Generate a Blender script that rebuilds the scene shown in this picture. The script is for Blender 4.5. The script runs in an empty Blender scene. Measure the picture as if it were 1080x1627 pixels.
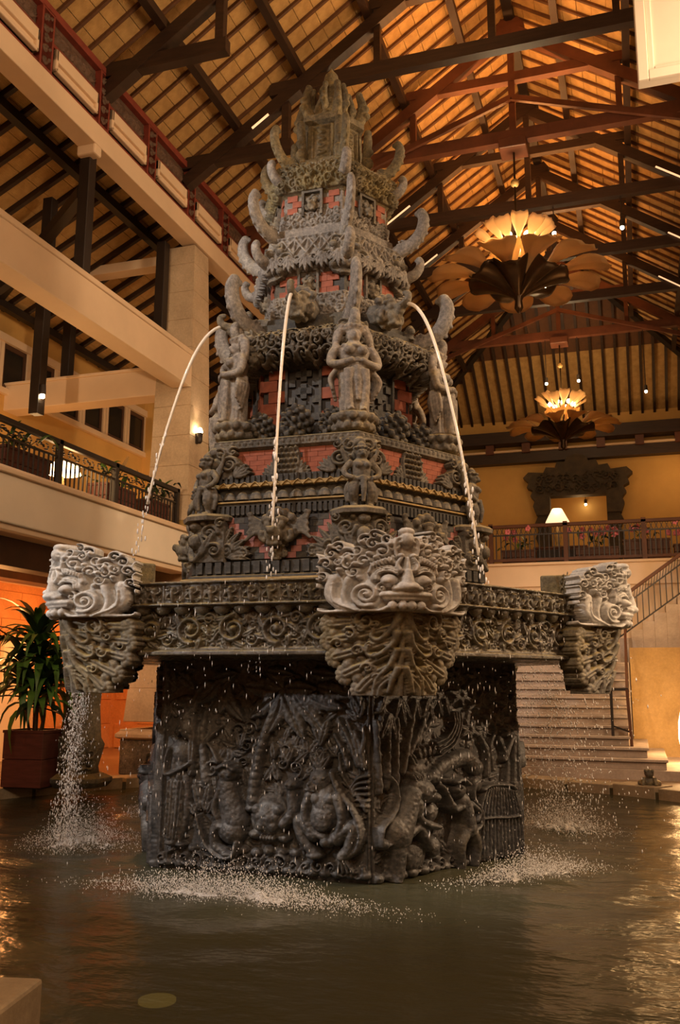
import bpy, math, random
import numpy as np
from mathutils import Matrix, Vector

random.seed(7); rng = np.random.default_rng(7)
S = bpy.context.scene
COL = S.collection
PI = math.pi
def rad(a): return a * PI / 180

# ------------------------------------------------------------------ camera
F_PX, PITCH, ROLL, YAW = 1433.9, rad(10.58), rad(0.3), rad(18.08)
fw = Vector((-math.sin(YAW) * math.cos(PITCH), math.cos(YAW) * math.cos(PITCH), math.sin(PITCH)))
rt = Vector((math.cos(YAW), math.sin(YAW), 0)); up = rt.cross(fw)
r2 = math.cos(ROLL) * rt + math.sin(ROLL) * up
u2 = -math.sin(ROLL) * rt + math.cos(ROLL) * up
cd = bpy.data.cameras.new('camera'); cam = bpy.data.objects.new('camera', cd); COL.objects.link(cam)
cd.sensor_fit = 'VERTICAL'; cd.sensor_height = 24.0; cd.lens = F_PX * 24.0 / 1627.0
cd.clip_start = 0.05; cd.clip_end = 300
M = Matrix.Identity(4)
for i in range(3):
    M[i][0] = r2[i]; M[i][1] = u2[i]; M[i][2] = -fw[i]
M[0][3], M[1][3], M[2][3] = 3.375, -9.887, 1.75
cam.matrix_world = M
S.camera = cam

# ------------------------------------------------------------------ world, exposure
S.view_settings.view_transform = 'Standard'; S.view_settings.look = 'None'
S.view_settings.gamma = 1.0; S.view_settings.use_curve_mapping = False
S.view_settings.exposure = 0.45
w = bpy.data.worlds.new('world'); S.world = w; w.use_nodes = True
bg = w.node_tree.nodes['Background']
bg.inputs[0].default_value = (0.9, 0.62, 0.38, 1); bg.inputs[1].default_value = 0.035

# ------------------------------------------------------------------ house lights (lobby spots and washers) and added fill
def light(kind, name, loc, energy, color, target=None, size=0.2, spot=60, blend=0.6, size_y=None):
    d = bpy.data.lights.new(name, kind); d.energy = energy; d.color = color
    if kind in ('POINT', 'SPOT'): d.shadow_soft_size = size
    if kind == 'SPOT': d.spot_size = rad(spot); d.spot_blend = blend
    if kind == 'AREA':
        d.shape = 'RECTANGLE'; d.size = size; d.size_y = size_y or size
    o = bpy.data.objects.new(name, d); COL.objects.link(o); o.location = loc
    if target is not None:
        o.rotation_euler = (Vector(target) - Vector(loc)).to_track_quat('-Z', 'Y').to_euler()
    return o
WARM = (1.0, 0.56, 0.22); AMBER = (1.0, 0.42, 0.12); SOFT = (1.0, 0.68, 0.40); NEUT = (1.0, 0.93, 0.87); COOL = (0.94, 0.93, 1.0)
# spots on the lower beams of the lobby, trained on the fountain
light('SPOT', 'spot_fountain_left', (-3.9, -6.6, 9.6), 1400, NEUT, (-0.2, 0, 3.6), 0.10, 60, 0.6)
light('SPOT', 'spot_fountain_front', (2.6, -8.0, 9.2), 240, NEUT, (0.3, 0, 2.6), 0.12, 50, 0.7)
light('SPOT', 'spot_fountain_right', (7.2, -0.5, 8.0), 650, SOFT, (0.3, 0, 3.0), 0.12, 60, 0.7)
light('SPOT', 'spot_tower_top', (-3.9, -3.5, 7.0), 260, NEUT, (0, 0, 7.6), 0.1, 40, 0.7)
# washers along the wall plate and the collars, up on to the roof
for i, y in enumerate((4.4, 7.2, 10.0, 12.8, 15.6)):
    light('AREA', 'roof_washer', (1.5, y + 0.5, 13.0), 74, AMBER, (1.5, y + 0.5, 20), 3.2, size_y=0.12)
light('AREA', 'roof_washer_near', (1.5, 1.0, 12.4), 80, WARM, (-1.5, 1.5, 18), 3.0, size_y=1.0)
light('AREA', 'hip_fill', (1.5, 17.2, 11.4), 30, WARM, (1.5, 22, 13.5), 3.0, size_y=0.3)  # added fill, lifts the dark hip end
# added warm fill from behind the camera and from the right side
light('AREA', 'lobby_fill', (2.0, -13.5, 9.5), 480, SOFT, (-1.5, 4, 6.5), 6.0, size_y=3.0)
light('AREA', 'side_fill', (7.5, 0.5, 8.6), 460, SOFT, (-4.5, 1.5, 7.0), 0.8, size_y=5.0)
light('SPOT', 'base_fill_left', (-4.3, -5.6, 3.4), 380, NEUT, (-0.1, -1.8, 0.9), 0.05, 42, 0.7)  # added fill spot, grazes the dark base from the left
light('SPOT', 'base_fill_right', (7.4, 0.2, 3.5), 620, SOFT, (1.4, -1.0, 0.9), 0.05, 40, 0.7)  # added fill spot, warms the base from the right
light('SPOT', 'gallery_fill', (-1.6, -9.5, 5.6), 1300, SOFT, (-4.8, 1.6, 5.7), 0.15, 40, 0.8)  # added fill spot, brightens the cream beams and balcony edge
# under the gallery, on the gallery, far wing
for p, e, c in (((-6.6, 2.4, 2.5), 70, AMBER), ((-7.4, 6.2, 2.6), 90, AMBER), ((-5.6, 8.5, 2.6), 50, AMBER),
                ((-7.4, 4.2, 5.6), 26, WARM), ((-7.4, 9.3, 5.8), 26, WARM), ((-6.4, -1.0, 5.6), 10, WARM)):
    light('POINT', 'gallery_light', p, e, c, size=0.15)
for p, e in (((-1.2, 22.3, 8.6), 10), ((4.9, 22.6, 9.0), 26), ((1.6, 25.0, 8.2), 18), ((3.4, 8.0, 4.0), 40)):
    light('POINT', 'wing_light', p, e, WARM, size=0.15)
light('SPOT', 'stair_spot', (1.0, 4.5, 10.6), 1100, SOFT, (2.2, 9.5, 1.5), 0.1, 46, 0.8)

# ------------------------------------------------------------------ materials
MATS = {}
def nodes_of(name):
    m = bpy.data.materials.new(name); m.use_nodes = True
    nt = m.node_tree; b = nt.nodes['Principled BSDF']
    MATS[name] = m
    return m, nt, b
def ramp(nt, src, stops):
    r = nt.nodes.new('ShaderNodeValToRGB'); nt.links.new(src, r.inputs[0])
    while len(r.color_ramp.elements) < len(stops): r.color_ramp.elements.new(0.5)
    for e, (p, c) in zip(r.color_ramp.elements, stops):
        e.position = p; e.color = (*c, 1)
    return r.outputs[0]
def noise(nt, scale, detail=6, rough=0.6, coord='Object', stretch=None):
    tc = nt.nodes.new('ShaderNodeTexCoord'); n = nt.nodes.new('ShaderNodeTexNoise')
    n.inputs['Scale'].default_value = scale; n.inputs['Detail'].default_value = detail; n.inputs['Roughness'].default_value = rough
    if stretch:
        mp = nt.nodes.new('ShaderNodeMapping'); mp.inputs['Scale'].default_value = stretch
        nt.links.new(tc.outputs[coord], mp.inputs[0]); nt.links.new(mp.outputs[0], n.inputs['Vector'])
    else: nt.links.new(tc.outputs[coord], n.inputs['Vector'])
    return n.outputs['Fac']
def mixc(nt, fac, a, b):
    m = nt.nodes.new('ShaderNodeMix'); m.data_type = 'RGBA'
    nt.links.new(fac, m.inputs[0])
    for i, v in ((6, a), (7, b)):
        if isinstance(v, tuple): m.inputs[i].default_value = (*v, 1)
        else: nt.links.new(v, m.inputs[i])
    return m.outputs[2]
def bump(nt, b, height, strength=0.3, dist=0.02):
    n = nt.nodes.new('ShaderNodeBump'); n.inputs['Strength'].default_value = strength; n.inputs['Distance'].default_value = dist
    nt.links.new(height, n.inputs['Height']); nt.links.new(n.outputs[0], b.inputs['Normal'])
def simple(name, col, rough=0.6, var=0.25, scale=3.0, metal=0.0, bs=0.0, bscale=40, spec=None, stretch=None):
    m, nt, b = nodes_of(name)
    f = noise(nt, scale, stretch=stretch)
    lo = tuple(c * (1 - var) for c in col); hi = tuple(min(1, c * (1 + var)) for c in col)
    nt.links.new(ramp(nt, f, [(0.3, lo), (0.7, hi)]), b.inputs['Base Color'])
    b.inputs['Roughness'].default_value = rough; b.inputs['Metallic'].default_value = metal
    if spec is not None: b.inputs['Specular IOR Level'].default_value = spec
    if bs: bump(nt, b, noise(nt, bscale, 4), bs, 0.01)
    return m
def stone(name, lo, mid, hi, moss=(0.12, 0.10, 0.03), mossiness=0.5, rough=0.7, bs=0.5, scale=2.5, wet=0.0, lit_moss=None):
    m, nt, b = nodes_of(name)
    f = noise(nt, scale, 8, 0.65)
    c = ramp(nt, f, [(0.28, lo), (0.5, mid), (0.72, hi)])
    g = noise(nt, 1.7, 6, 0.7)
    gf = ramp(nt, g, [(0.62 - 0.25 * mossiness, (0, 0, 0)), (0.78, (0.8, 0.8, 0.8))])
    c = mixc(nt, gf, c, moss)
    # fine speckle of pale lime and dark stain on the carved surface
    on = (0.45 if name == 'stone_mask' else 0.9) if name.startswith('stone_') else 0.2
    sp = ramp(nt, noise(nt, 26, 5, 0.7), [(0.36, (0.55, 0.55, 0.55)), (0.52, (1, 1, 1)), (0.68, (1.6, 1.55, 1.45))])
    mu = nt.nodes.new('ShaderNodeMix'); mu.data_type = 'RGBA'; mu.blend_type = 'MULTIPLY'; mu.inputs[0].default_value = on
    nt.links.new(c, mu.inputs[6]); nt.links.new(sp, mu.inputs[7]); c = mu.outputs[2]
    if lit_moss:                                    # ochre moss and lit ledge highlights, painted on surfaces facing up
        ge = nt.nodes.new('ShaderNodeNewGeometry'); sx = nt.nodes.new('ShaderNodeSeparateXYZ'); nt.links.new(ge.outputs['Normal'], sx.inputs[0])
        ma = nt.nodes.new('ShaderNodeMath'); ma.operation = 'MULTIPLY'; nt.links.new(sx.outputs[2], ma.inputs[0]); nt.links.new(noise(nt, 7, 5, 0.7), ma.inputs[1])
        c = mixc(nt, ramp(nt, ma.outputs[0], [(0.22, (0, 0, 0)), (0.50, (0.85, 0.85, 0.85))]), c, lit_moss)
    nt.links.new(c, b.inputs['Base Color'])
    b.inputs['Roughness'].default_value = rough
    if wet:
        r = ramp(nt, noise(nt, 6, 5), [(0.35, (rough - wet,) * 3), (0.65, (rough,) * 3)])
        nt.links.new(r, b.inputs['Roughness'])
    bump(nt, b, noise(nt, 55, 6, 0.7), bs, 0.012)
    return m
def emit(name, col, strength, base=(0.9, 0.8, 0.6)):
    m, nt, b = nodes_of(name)
    b.inputs['Base Color'].default_value = (*base, 1); b.inputs['Emission Color'].default_value = (*col, 1)
    b.inputs['Emission Strength'].default_value = strength
    return m

stone('stone_base', (0.040, 0.039, 0.039), (0.085, 0.083, 0.083), (0.155, 0.152, 0.15), (0.10, 0.08, 0.045), 0.1, 0.5, 0.4, wet=0.22)
stone('stone_basin', (0.028, 0.024, 0.019), (0.07, 0.06, 0.045), (0.14, 0.12, 0.09), (0.12, 0.095, 0.035), 0.4, 0.36, 0.5, wet=0.24, lit_moss=(0.26, 0.19, 0.07))
stone('stone_mask', (0.23, 0.215, 0.195), (0.42, 0.40, 0.37), (0.62, 0.59, 0.55), (0.22, 0.18, 0.08), 0.15, 0.75, 0.35)
stone('stone_corbel', (0.07, 0.062, 0.055), (0.145, 0.127, 0.10), (0.27, 0.24, 0.19), (0.24, 0.18, 0.05), 0.7, 0.6, 0.5, lit_moss=(0.34, 0.26, 0.09))
stone('stone_tower', (0.045, 0.039, 0.031), (0.115, 0.10, 0.08), (0.23, 0.20, 0.16), (0.17, 0.125, 0.045), 0.5, 0.75, 0.7, lit_moss=(0.34, 0.25, 0.10))
stone('stone_tower_dark', (0.02, 0.018, 0.016), (0.045, 0.041, 0.036), (0.09, 0.08, 0.066), (0.10, 0.08, 0.03), 0.4, 0.7, 0.6, lit_moss=(0.24, 0.17, 0.07))
stone('stone_pale', (0.10, 0.09, 0.08), (0.19, 0.17, 0.15), (0.32, 0.29, 0.25), (0.20, 0.15, 0.07), 0.25, 0.8, 0.7, lit_moss=(0.36, 0.29, 0.15))
stone('stone_statue', (0.11, 0.095, 0.08), (0.22, 0.19, 0.16), (0.36, 0.32, 0.27), (0.22, 0.16, 0.06), 0.45, 0.75, 0.5, lit_moss=(0.36, 0.28, 0.13))
stone('stone_moss', (0.06, 0.05, 0.028), (0.13, 0.105, 0.06), (0.26, 0.22, 0.15), (0.22, 0.16, 0.04), 0.6, 0.8, 0.7, lit_moss=(0.40, 0.29, 0.09))
simple('brick_red', (0.24, 0.065, 0.032), 0.8, 0.3, 9, bs=0.3)
simple('brick_pink', (0.30, 0.12, 0.10), 0.8, 0.25, 9, bs=0.3)
simple('brick_dark', (0.03, 0.026, 0.024), 0.7, 0.3, 9, bs=0.3)
simple('gilt', (0.32, 0.21, 0.07), 0.5, 0.3, 12, bs=0.3)
simple('cream', (0.72, 0.55, 0.38), 0.65, 0.06, 1.2)
simple('cream_white', (0.80, 0.72, 0.60), 0.6, 0.05, 1.2)
simple('plaster_yellow', (0.60, 0.36, 0.11), 0.8, 0.08, 1.0)
simple('timber', (0.032, 0.015, 0.008), 0.5, 0.35, 2.2, stretch=(1, 1, 8), bs=0.15)
simple('timber_red', (0.11, 0.034, 0.014), 0.5, 0.35, 2.2, bs=0.15)
simple('timber_dark', (0.016, 0.009, 0.006), 0.5, 0.35, 2.2, bs=0.15)
simple('frieze_red', (0.20, 0.035, 0.02), 0.6, 0.25, 4)
simple('frieze_carving', (0.10, 0.055, 0.035), 0.7, 0.4, 8, bs=0.5)
simple('rafter_wood', (0.10, 0.040, 0.013), 0.7, 0.3, 3)
simple('iron', (0.02, 0.014, 0.011), 0.45, 0.2, 6)
simple('planter_wood', (0.12, 0.035, 0.025), 0.5, 0.3, 3, stretch=(1, 1, 6))
simple('leaf_green', (0.075, 0.18, 0.03), 0.45, 0.45, 5)
simple('leaf_dark', (0.012, 0.03, 0.010), 0.55, 0.45, 5)
simple('flower_pink', (0.75, 0.22, 0.28), 0.6, 0.2, 5)
simple('plant_stem', (0.22, 0.15, 0.06), 0.7, 0.3, 5)
simple('straw_strip', (0.62, 0.42, 0.19), 0.85, 0.2, 6)
simple('soil', (0.03, 0.02, 0.013), 0.9, 0.3, 20)
simple('carved_door', (0.06, 0.042, 0.022), 0.7, 0.4, 4, bs=0.5)
simple('pane_dark', (0.02, 0.018, 0.016), 0.12, 0.2, 3)
simple('shutter', (0.07, 0.03, 0.015), 0.5, 0.2, 3)
simple('chandelier_dark', (0.05, 0.028, 0.012), 0.28, 0.3, 5, metal=0.7)
simple('lacquer', (0.10, 0.036, 0.014), 0.6, 0.3, 3)
stone('sandstone', (0.40, 0.30, 0.20), (0.52, 0.40, 0.27), (0.62, 0.49, 0.35), (0.45, 0.33, 0.2), 0.1, 0.75, 0.2, 1.3)
stone('stair_stone', (0.30, 0.24, 0.19), (0.42, 0.34, 0.28), (0.54, 0.45, 0.38), (0.36, 0.28, 0.2), 0.1, 0.6, 0.25, 1.6)
stone('ochre_stone', (0.28, 0.17, 0.06), (0.40, 0.25, 0.09), (0.48, 0.31, 0.13), (0.30, 0.18, 0.07), 0.2, 0.75, 0.3, 1.5)
stone('orange_stone', (0.52, 0.20, 0.06), (0.62, 0.26, 0.085), (0.70, 0.32, 0.12), (0.5, 0.2, 0.06), 0.1, 0.75, 0.25, 1.2)
stone('coping', (0.22, 0.17, 0.11), (0.34, 0.27, 0.18), (0.46, 0.37, 0.25), (0.25, 0.19, 0.09), 0.3, 0.6, 0.3, 2.0)
stone('floor_stone', (0.17, 0.10, 0.05), (0.26, 0.165, 0.085), (0.34, 0.22, 0.12), (0.2, 0.12, 0.06), 0.1, 0.28, 0.08, 0.9)
stone('pool_floor', (0.06, 0.05, 0.025), (0.10, 0.085, 0.04), (0.15, 0.12, 0.06), (0.08, 0.07, 0.03), 0.3, 0.8, 0.2, 1.5)

# woven mats of the roof: straw with a fine weave, each mat its own tone
m, nt, b = nodes_of('roof_mat')
oi = nt.nodes.new('ShaderNodeObjectInfo')
f = noise(nt, 5, 5, coord='Object')
c1 = ramp(nt, f, [(0.25, (0.34, 0.19, 0.06)), (0.75, (0.56, 0.35, 0.13))])
nt.links.new(c1, b.inputs['Base Color']); b.inputs['Roughness'].default_value = 0.85
tc = nt.nodes.new('ShaderNodeTexCoord'); wv = nt.nodes.new('ShaderNodeTexWave')
wv.inputs['Scale'].default_value = 14; wv.inputs['Distortion'].default_value = 1.5
nt.links.new(tc.outputs['Object'], wv.inputs['Vector'])
bump(nt, b, wv.outputs['Fac'], 0.35, 0.01)

# pool water: murky, partly see-through, rippled gloss
m, nt, b = nodes_of('pool_water')
b.inputs['Base Color'].default_value = (0.082, 0.080, 0.048, 1); b.inputs['Roughness'].default_value = 0.20
b.inputs['IOR'].default_value = 1.33
tr = nt.nodes.new('ShaderNodeBsdfTransparent'); tr.inputs[0].default_value = (0.42, 0.36, 0.18, 1)
mx = nt.nodes.new('ShaderNodeMixShader'); mx.inputs[0].default_value = 0.72
nt.links.new(tr.outputs[0], mx.inputs[1]); nt.links.new(b.outputs[0], mx.inputs[2])
nt.links.new(mx.outputs[0], nt.nodes['Material Output'].inputs['Surface'])
n1 = noise(nt, 2.2, 4, 0.55, stretch=(1, 1.5, 1))
bump(nt, b, n1, 0.5, 0.06)

# falling water and spray: pale, half see-through
def water_mat(name, col, alpha, rough=0.15):
    m, nt, b = nodes_of(name)
    b.inputs['Base Color'].default_value = (*col, 1); b.inputs['Roughness'].default_value = rough
    b.inputs['Alpha'].default_value = alpha
water_mat('water_jet', (0.97, 0.88, 0.74), 0.68)
water_mat('water_drop', (0.96, 0.93, 0.90), 0.85)
water_mat('water_foam', (0.92, 0.88, 0.84), 0.7, 0.5)
water_mat('water_film', (0.40, 0.36, 0.30), 0.12, 0.05)

emit('lamp_glow', (1.0, 0.62, 0.28), 9)
emit('lamp_hot', (1.0, 0.78, 0.45), 40)
emit('shade_glow', (1.0, 0.62, 0.34), 1.1)
emit('strip_glow', (1.0, 0.55, 0.28), 0.8)
emit('pool_lamp', (1.0, 0.75, 0.25), 0.25)
# chandelier petals: cream glass fibre lit from within by the bulbs
def petal_mat(name, col, e):
    m, nt, b = nodes_of(name)
    f = noise(nt, 6, 4)
    nt.links.new(ramp(nt, f, [(0.3, tuple(c * 0.8 for c in col)), (0.7, col)]), b.inputs['Base Color'])
    b.inputs['Roughness'].default_value = 0.5; b.inputs['Transmission Weight'].default_value = 0.0
    tl = nt.nodes.new('ShaderNodeBsdfTranslucent'); tl.inputs[0].default_value = (*col, 1)
    mx = nt.nodes.new('ShaderNodeMixShader'); mx.inputs[0].default_value = 0.6
    nt.links.new(b.outputs[0], mx.inputs[1]); nt.links.new(tl.outputs[0], mx.inputs[2])
    nt.links.new(mx.outputs[0], nt.nodes['Material Output'].inputs['Surface'])
petal_mat('petal_cream', (0.86, 0.66, 0.42), 0)
petal_mat('petal_tan', (0.62, 0.42, 0.2), 0)

# ------------------------------------------------------------------ mesh helpers
def mesh_np(name, V, F4=None, F3=None, smooth=True):
    me = bpy.data.meshes.new(name)
    V = np.asarray(V, dtype=np.float32)
    parts = []; starts = []; totals = []; off = 0
    for Fa, k in ((F4, 4), (F3, 3)):
        if Fa is None or len(Fa) == 0: continue
        Fa = np.asarray(Fa, dtype=np.int32); parts.append(Fa.ravel())
        starts.append(off + np.arange(len(Fa)) * k); totals.append(np.full(len(Fa), k)); off += len(Fa) * k
    li = np.concatenate(parts); st = np.concatenate(starts).astype(np.int32)
    me.vertices.add(len(V)); me.vertices.foreach_set('co', V.ravel())
    me.loops.add(len(li)); me.loops.foreach_set('vertex_index', li)
    me.polygons.add(len(st)); me.polygons.foreach_set('loop_start', st)
    me.update(calc_edges=True); me.validate()
    if smooth: me.polygons.foreach_set('use_smooth', np.ones(len(me.polygons), dtype=bool))
    return me

class MB:
    """collects closed shapes into one mesh"""
    def __init__(s): s.v = []; s.f = []
    def add(s, V, Fs):
        o = len(s.v); s.v += [tuple(p) for p in V]; s.f += [tuple(i + o for i in f) for f in Fs]; return s
    def box(s, c, d, rz=0.0, tilt=None):
        x, y, z = d[0] / 2, d[1] / 2, d[2] / 2
        V = [Vector(p) for p in ((-x, -y, -z), (x, -y, -z), (x, y, -z), (-x, y, -z), (-x, -y, z), (x, -y, z), (x, y, z), (-x, y, z))]
        R = Matrix.Rotation(rz, 3, 'Z')
        if tilt is not None: R = R @ tilt
        V = [R @ p + Vector(c) for p in V]
        return s.add(V, ((0, 3, 2, 1), (4, 5, 6, 7), (0, 1, 5, 4), (1, 2, 6, 5), (2, 3, 7, 6), (3, 0, 4, 7)))
    def ab(s, a, b):
        c = [(a[i] + b[i]) / 2 for i in range(3)]; d = [abs(b[i] - a[i]) for i in range(3)]
        return s.box(c, d)
    def bar(s, p, q, w, h, upv=(0, 0, 1)):
        p = Vector(p); q = Vector(q); d = (q - p).normalized(); u = Vector(upv)
        if abs(d.dot(u)) > 0.99: u = Vector((0, 1, 0))
        r = d.cross(u).normalized(); u = r.cross(d).normalized()
        V = []
        for e in (p, q):
            for a, b_ in ((-1, -1), (1, -1), (1, 1), (-1, 1)): V.append(e + r * a * w / 2 + u * b_ * h / 2)
        return s.add(V, ((0, 1, 2, 3), (7, 6, 5, 4), (4, 5, 1, 0), (5, 6, 2, 1), (6, 7, 3, 2), (7, 4, 0, 3)))
    def loft(s, rings, cap=True, close=True):
        n = len(rings[0]); V = [p for r in rings for p in r]; Fs = []
        for i in range(len(rings) - 1):
            for j in range(n if close else n - 1):
                k = (j + 1) % n
                Fs.append((i * n + j, i * n + k, (i + 1) * n + k, (i + 1) * n + j))
        if cap:
            Fs.append(tuple(range(n - 1, -1, -1))); Fs.append(tuple((len(rings) - 1) * n + j for j in range(n)))
        return s.add(V, Fs)
    def lathe(s, prof, n=20, c=(0, 0, 0), a0=0.0, sq=None):
        rings = []
        for r, z in prof:
            rings.append([(c[0] + r * math.cos(a0 + 2 * PI * j / n), c[1] + r * math.sin(a0 + 2 * PI * j / n), c[2] + z) for j in range(n)])
        return s.loft(rings)
    def hexa(s, prof):
        # hexagon with a face to -Y: vertices at azimuth +-30, +-90, ...
        return s.lathe(prof, 6, a0=0.0)
    def tube(s, path, radii, n=8, flat=1.0, side=None):
        P = [Vector(p) for p in path]; rings = []
        ref = Vector(side) if side else None
        for i, p in enumerate(P):
            d = (P[min(i + 1, len(P) - 1)] - P[max(i - 1, 0)])
            d = d.normalized() if d.length > 1e-9 else Vector((0, 0, 1))
            if ref is None:
                ref = Vector((0, 0, 1)) if abs(d.z) < 0.9 else Vector((1, 0, 0))
            a = (ref - d * ref.dot(d))
            a = a.normalized() if a.length > 1e-6 else d.orthogonal().normalized()
            b_ = d.cross(a).normalized(); ref = a
            r = radii[i] if hasattr(radii, '__len__') else radii
            rings.append([p + a * (r * math.cos(2 * PI * j / n)) + b_ * (r * flat * math.sin(2 * PI * j / n)) for j in range(n)])
        return s.loft(rings)
    def ball(s, c, r, n=10, m=7, R=None):
        r = (r, r, r) if not hasattr(r, '__len__') else r
        rings = []
        for i in range(m + 1):
            th = PI * (i + 0.02) / (m + 0.04)
            ring = []
            for j in range(n):
                p = Vector((r[0] * math.sin(th) * math.cos(2 * PI * j / n), r[1] * math.sin(th) * math.sin(2 * PI * j / n), -r[2] * math.cos(th)))
                if R is not None: p = R @ p
                ring.append(p + Vector(c))
            rings.append(ring)
        return s.loft(rings)
    def mesh(s, name, smooth=False):
        me = bpy.data.meshes.new(name); me.from_pydata(s.v, [], s.f); me.update()
        if smooth: me.polygons.foreach_set('use_smooth', np.ones(len(me.polygons), dtype=bool))
        return me

def obj(name, geo, mat, parent=None, loc=(0, 0, 0), rz=0.0, smooth=False, bevel=0.0):
    me = geo.mesh(name, smooth) if isinstance(geo, MB) else geo
    if mat is not None and len(me.materials) == 0: me.materials.append(MATS[mat])
    o = bpy.data.objects.new(name, me); COL.objects.link(o)
    o.location = loc; o.rotation_euler = (0, 0, rz)
    if parent is not None: o.parent = parent
    if bevel:
        bm = o.modifiers.new('bevel', 'BEVEL'); bm.width = bevel; bm.segments = 2; bm.limit_method = 'ANGLE'
    return o
def tag(o, label=None, cat=None, group=None, kind=None):
    if label: o['label'] = label
    if cat: o['category'] = cat
    if group: o['group'] = group
    if kind: o['kind'] = kind
    return o
def thing(name, label, cat, loc=(0, 0, 0), rz=0.0, group=None, kind=None):
    o = bpy.data.objects.new(name, None); COL.objects.link(o); o.empty_display_size = 0.2
    o.location = loc; o.rotation_euler = (0, 0, rz)
    return tag(o, label, cat, group, kind)
def struct(o): o['kind'] = 'structure'; return o
def copy_tree(o, parent=None, loc=None, rz=None, label=None):
    c = o.copy(); COL.objects.link(c); c.parent = parent
    if loc is not None: c.location = loc
    if rz is not None: c.rotation_euler = (0, 0, rz)
    if label: c['label'] = label
    for ch in list(o.children): copy_tree(ch, c)
    return c
_dg = None
def fuse(name, mb, voxel, smooth_it=2):
    """overlapping closed shapes grown into one continuous carved surface"""
    me = mb.mesh('tmp'); o = bpy.data.objects.new('tmp', me); COL.objects.link(o)
    r = o.modifiers.new('r', 'REMESH'); r.mode = 'VOXEL'; r.voxel_size = voxel; r.use_smooth_shade = True
    if smooth_it:
        k = o.modifiers.new('s', 'SMOOTH'); k.iterations = smooth_it; k.factor = 0.5
    bpy.context.view_layer.update()
    dg = bpy.context.evaluated_depsgraph_get()
    out = bpy.data.meshes.new_from_object(o.evaluated_get(dg)); out.name = name
    bpy.data.objects.remove(o); bpy.data.meshes.remove(me)
    out.polygons.foreach_set('use_smooth', np.ones(len(out.polygons), dtype=bool))
    return out
def catmull(pts, n=8):
    P = [np.array(p, float) for p in pts]
    if len(P) < 3: return P
    Q = [2 * P[0] - P[1]] + P + [2 * P[-1] - P[-2]]; out = []
    for i in range(1, len(Q) - 2):
        for k in range(n):
            t = k / n
            out.append(0.5 * (2 * Q[i] + (Q[i + 1] - Q[i - 1]) * t + (2 * Q[i - 1] - 5 * Q[i] + 4 * Q[i + 1] - Q[i + 2]) * t * t
                              + (3 * Q[i] - Q[i - 1] - 3 * Q[i + 1] + Q[i + 2]) * t ** 3))
    out.append(P[-1]); return out

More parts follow.
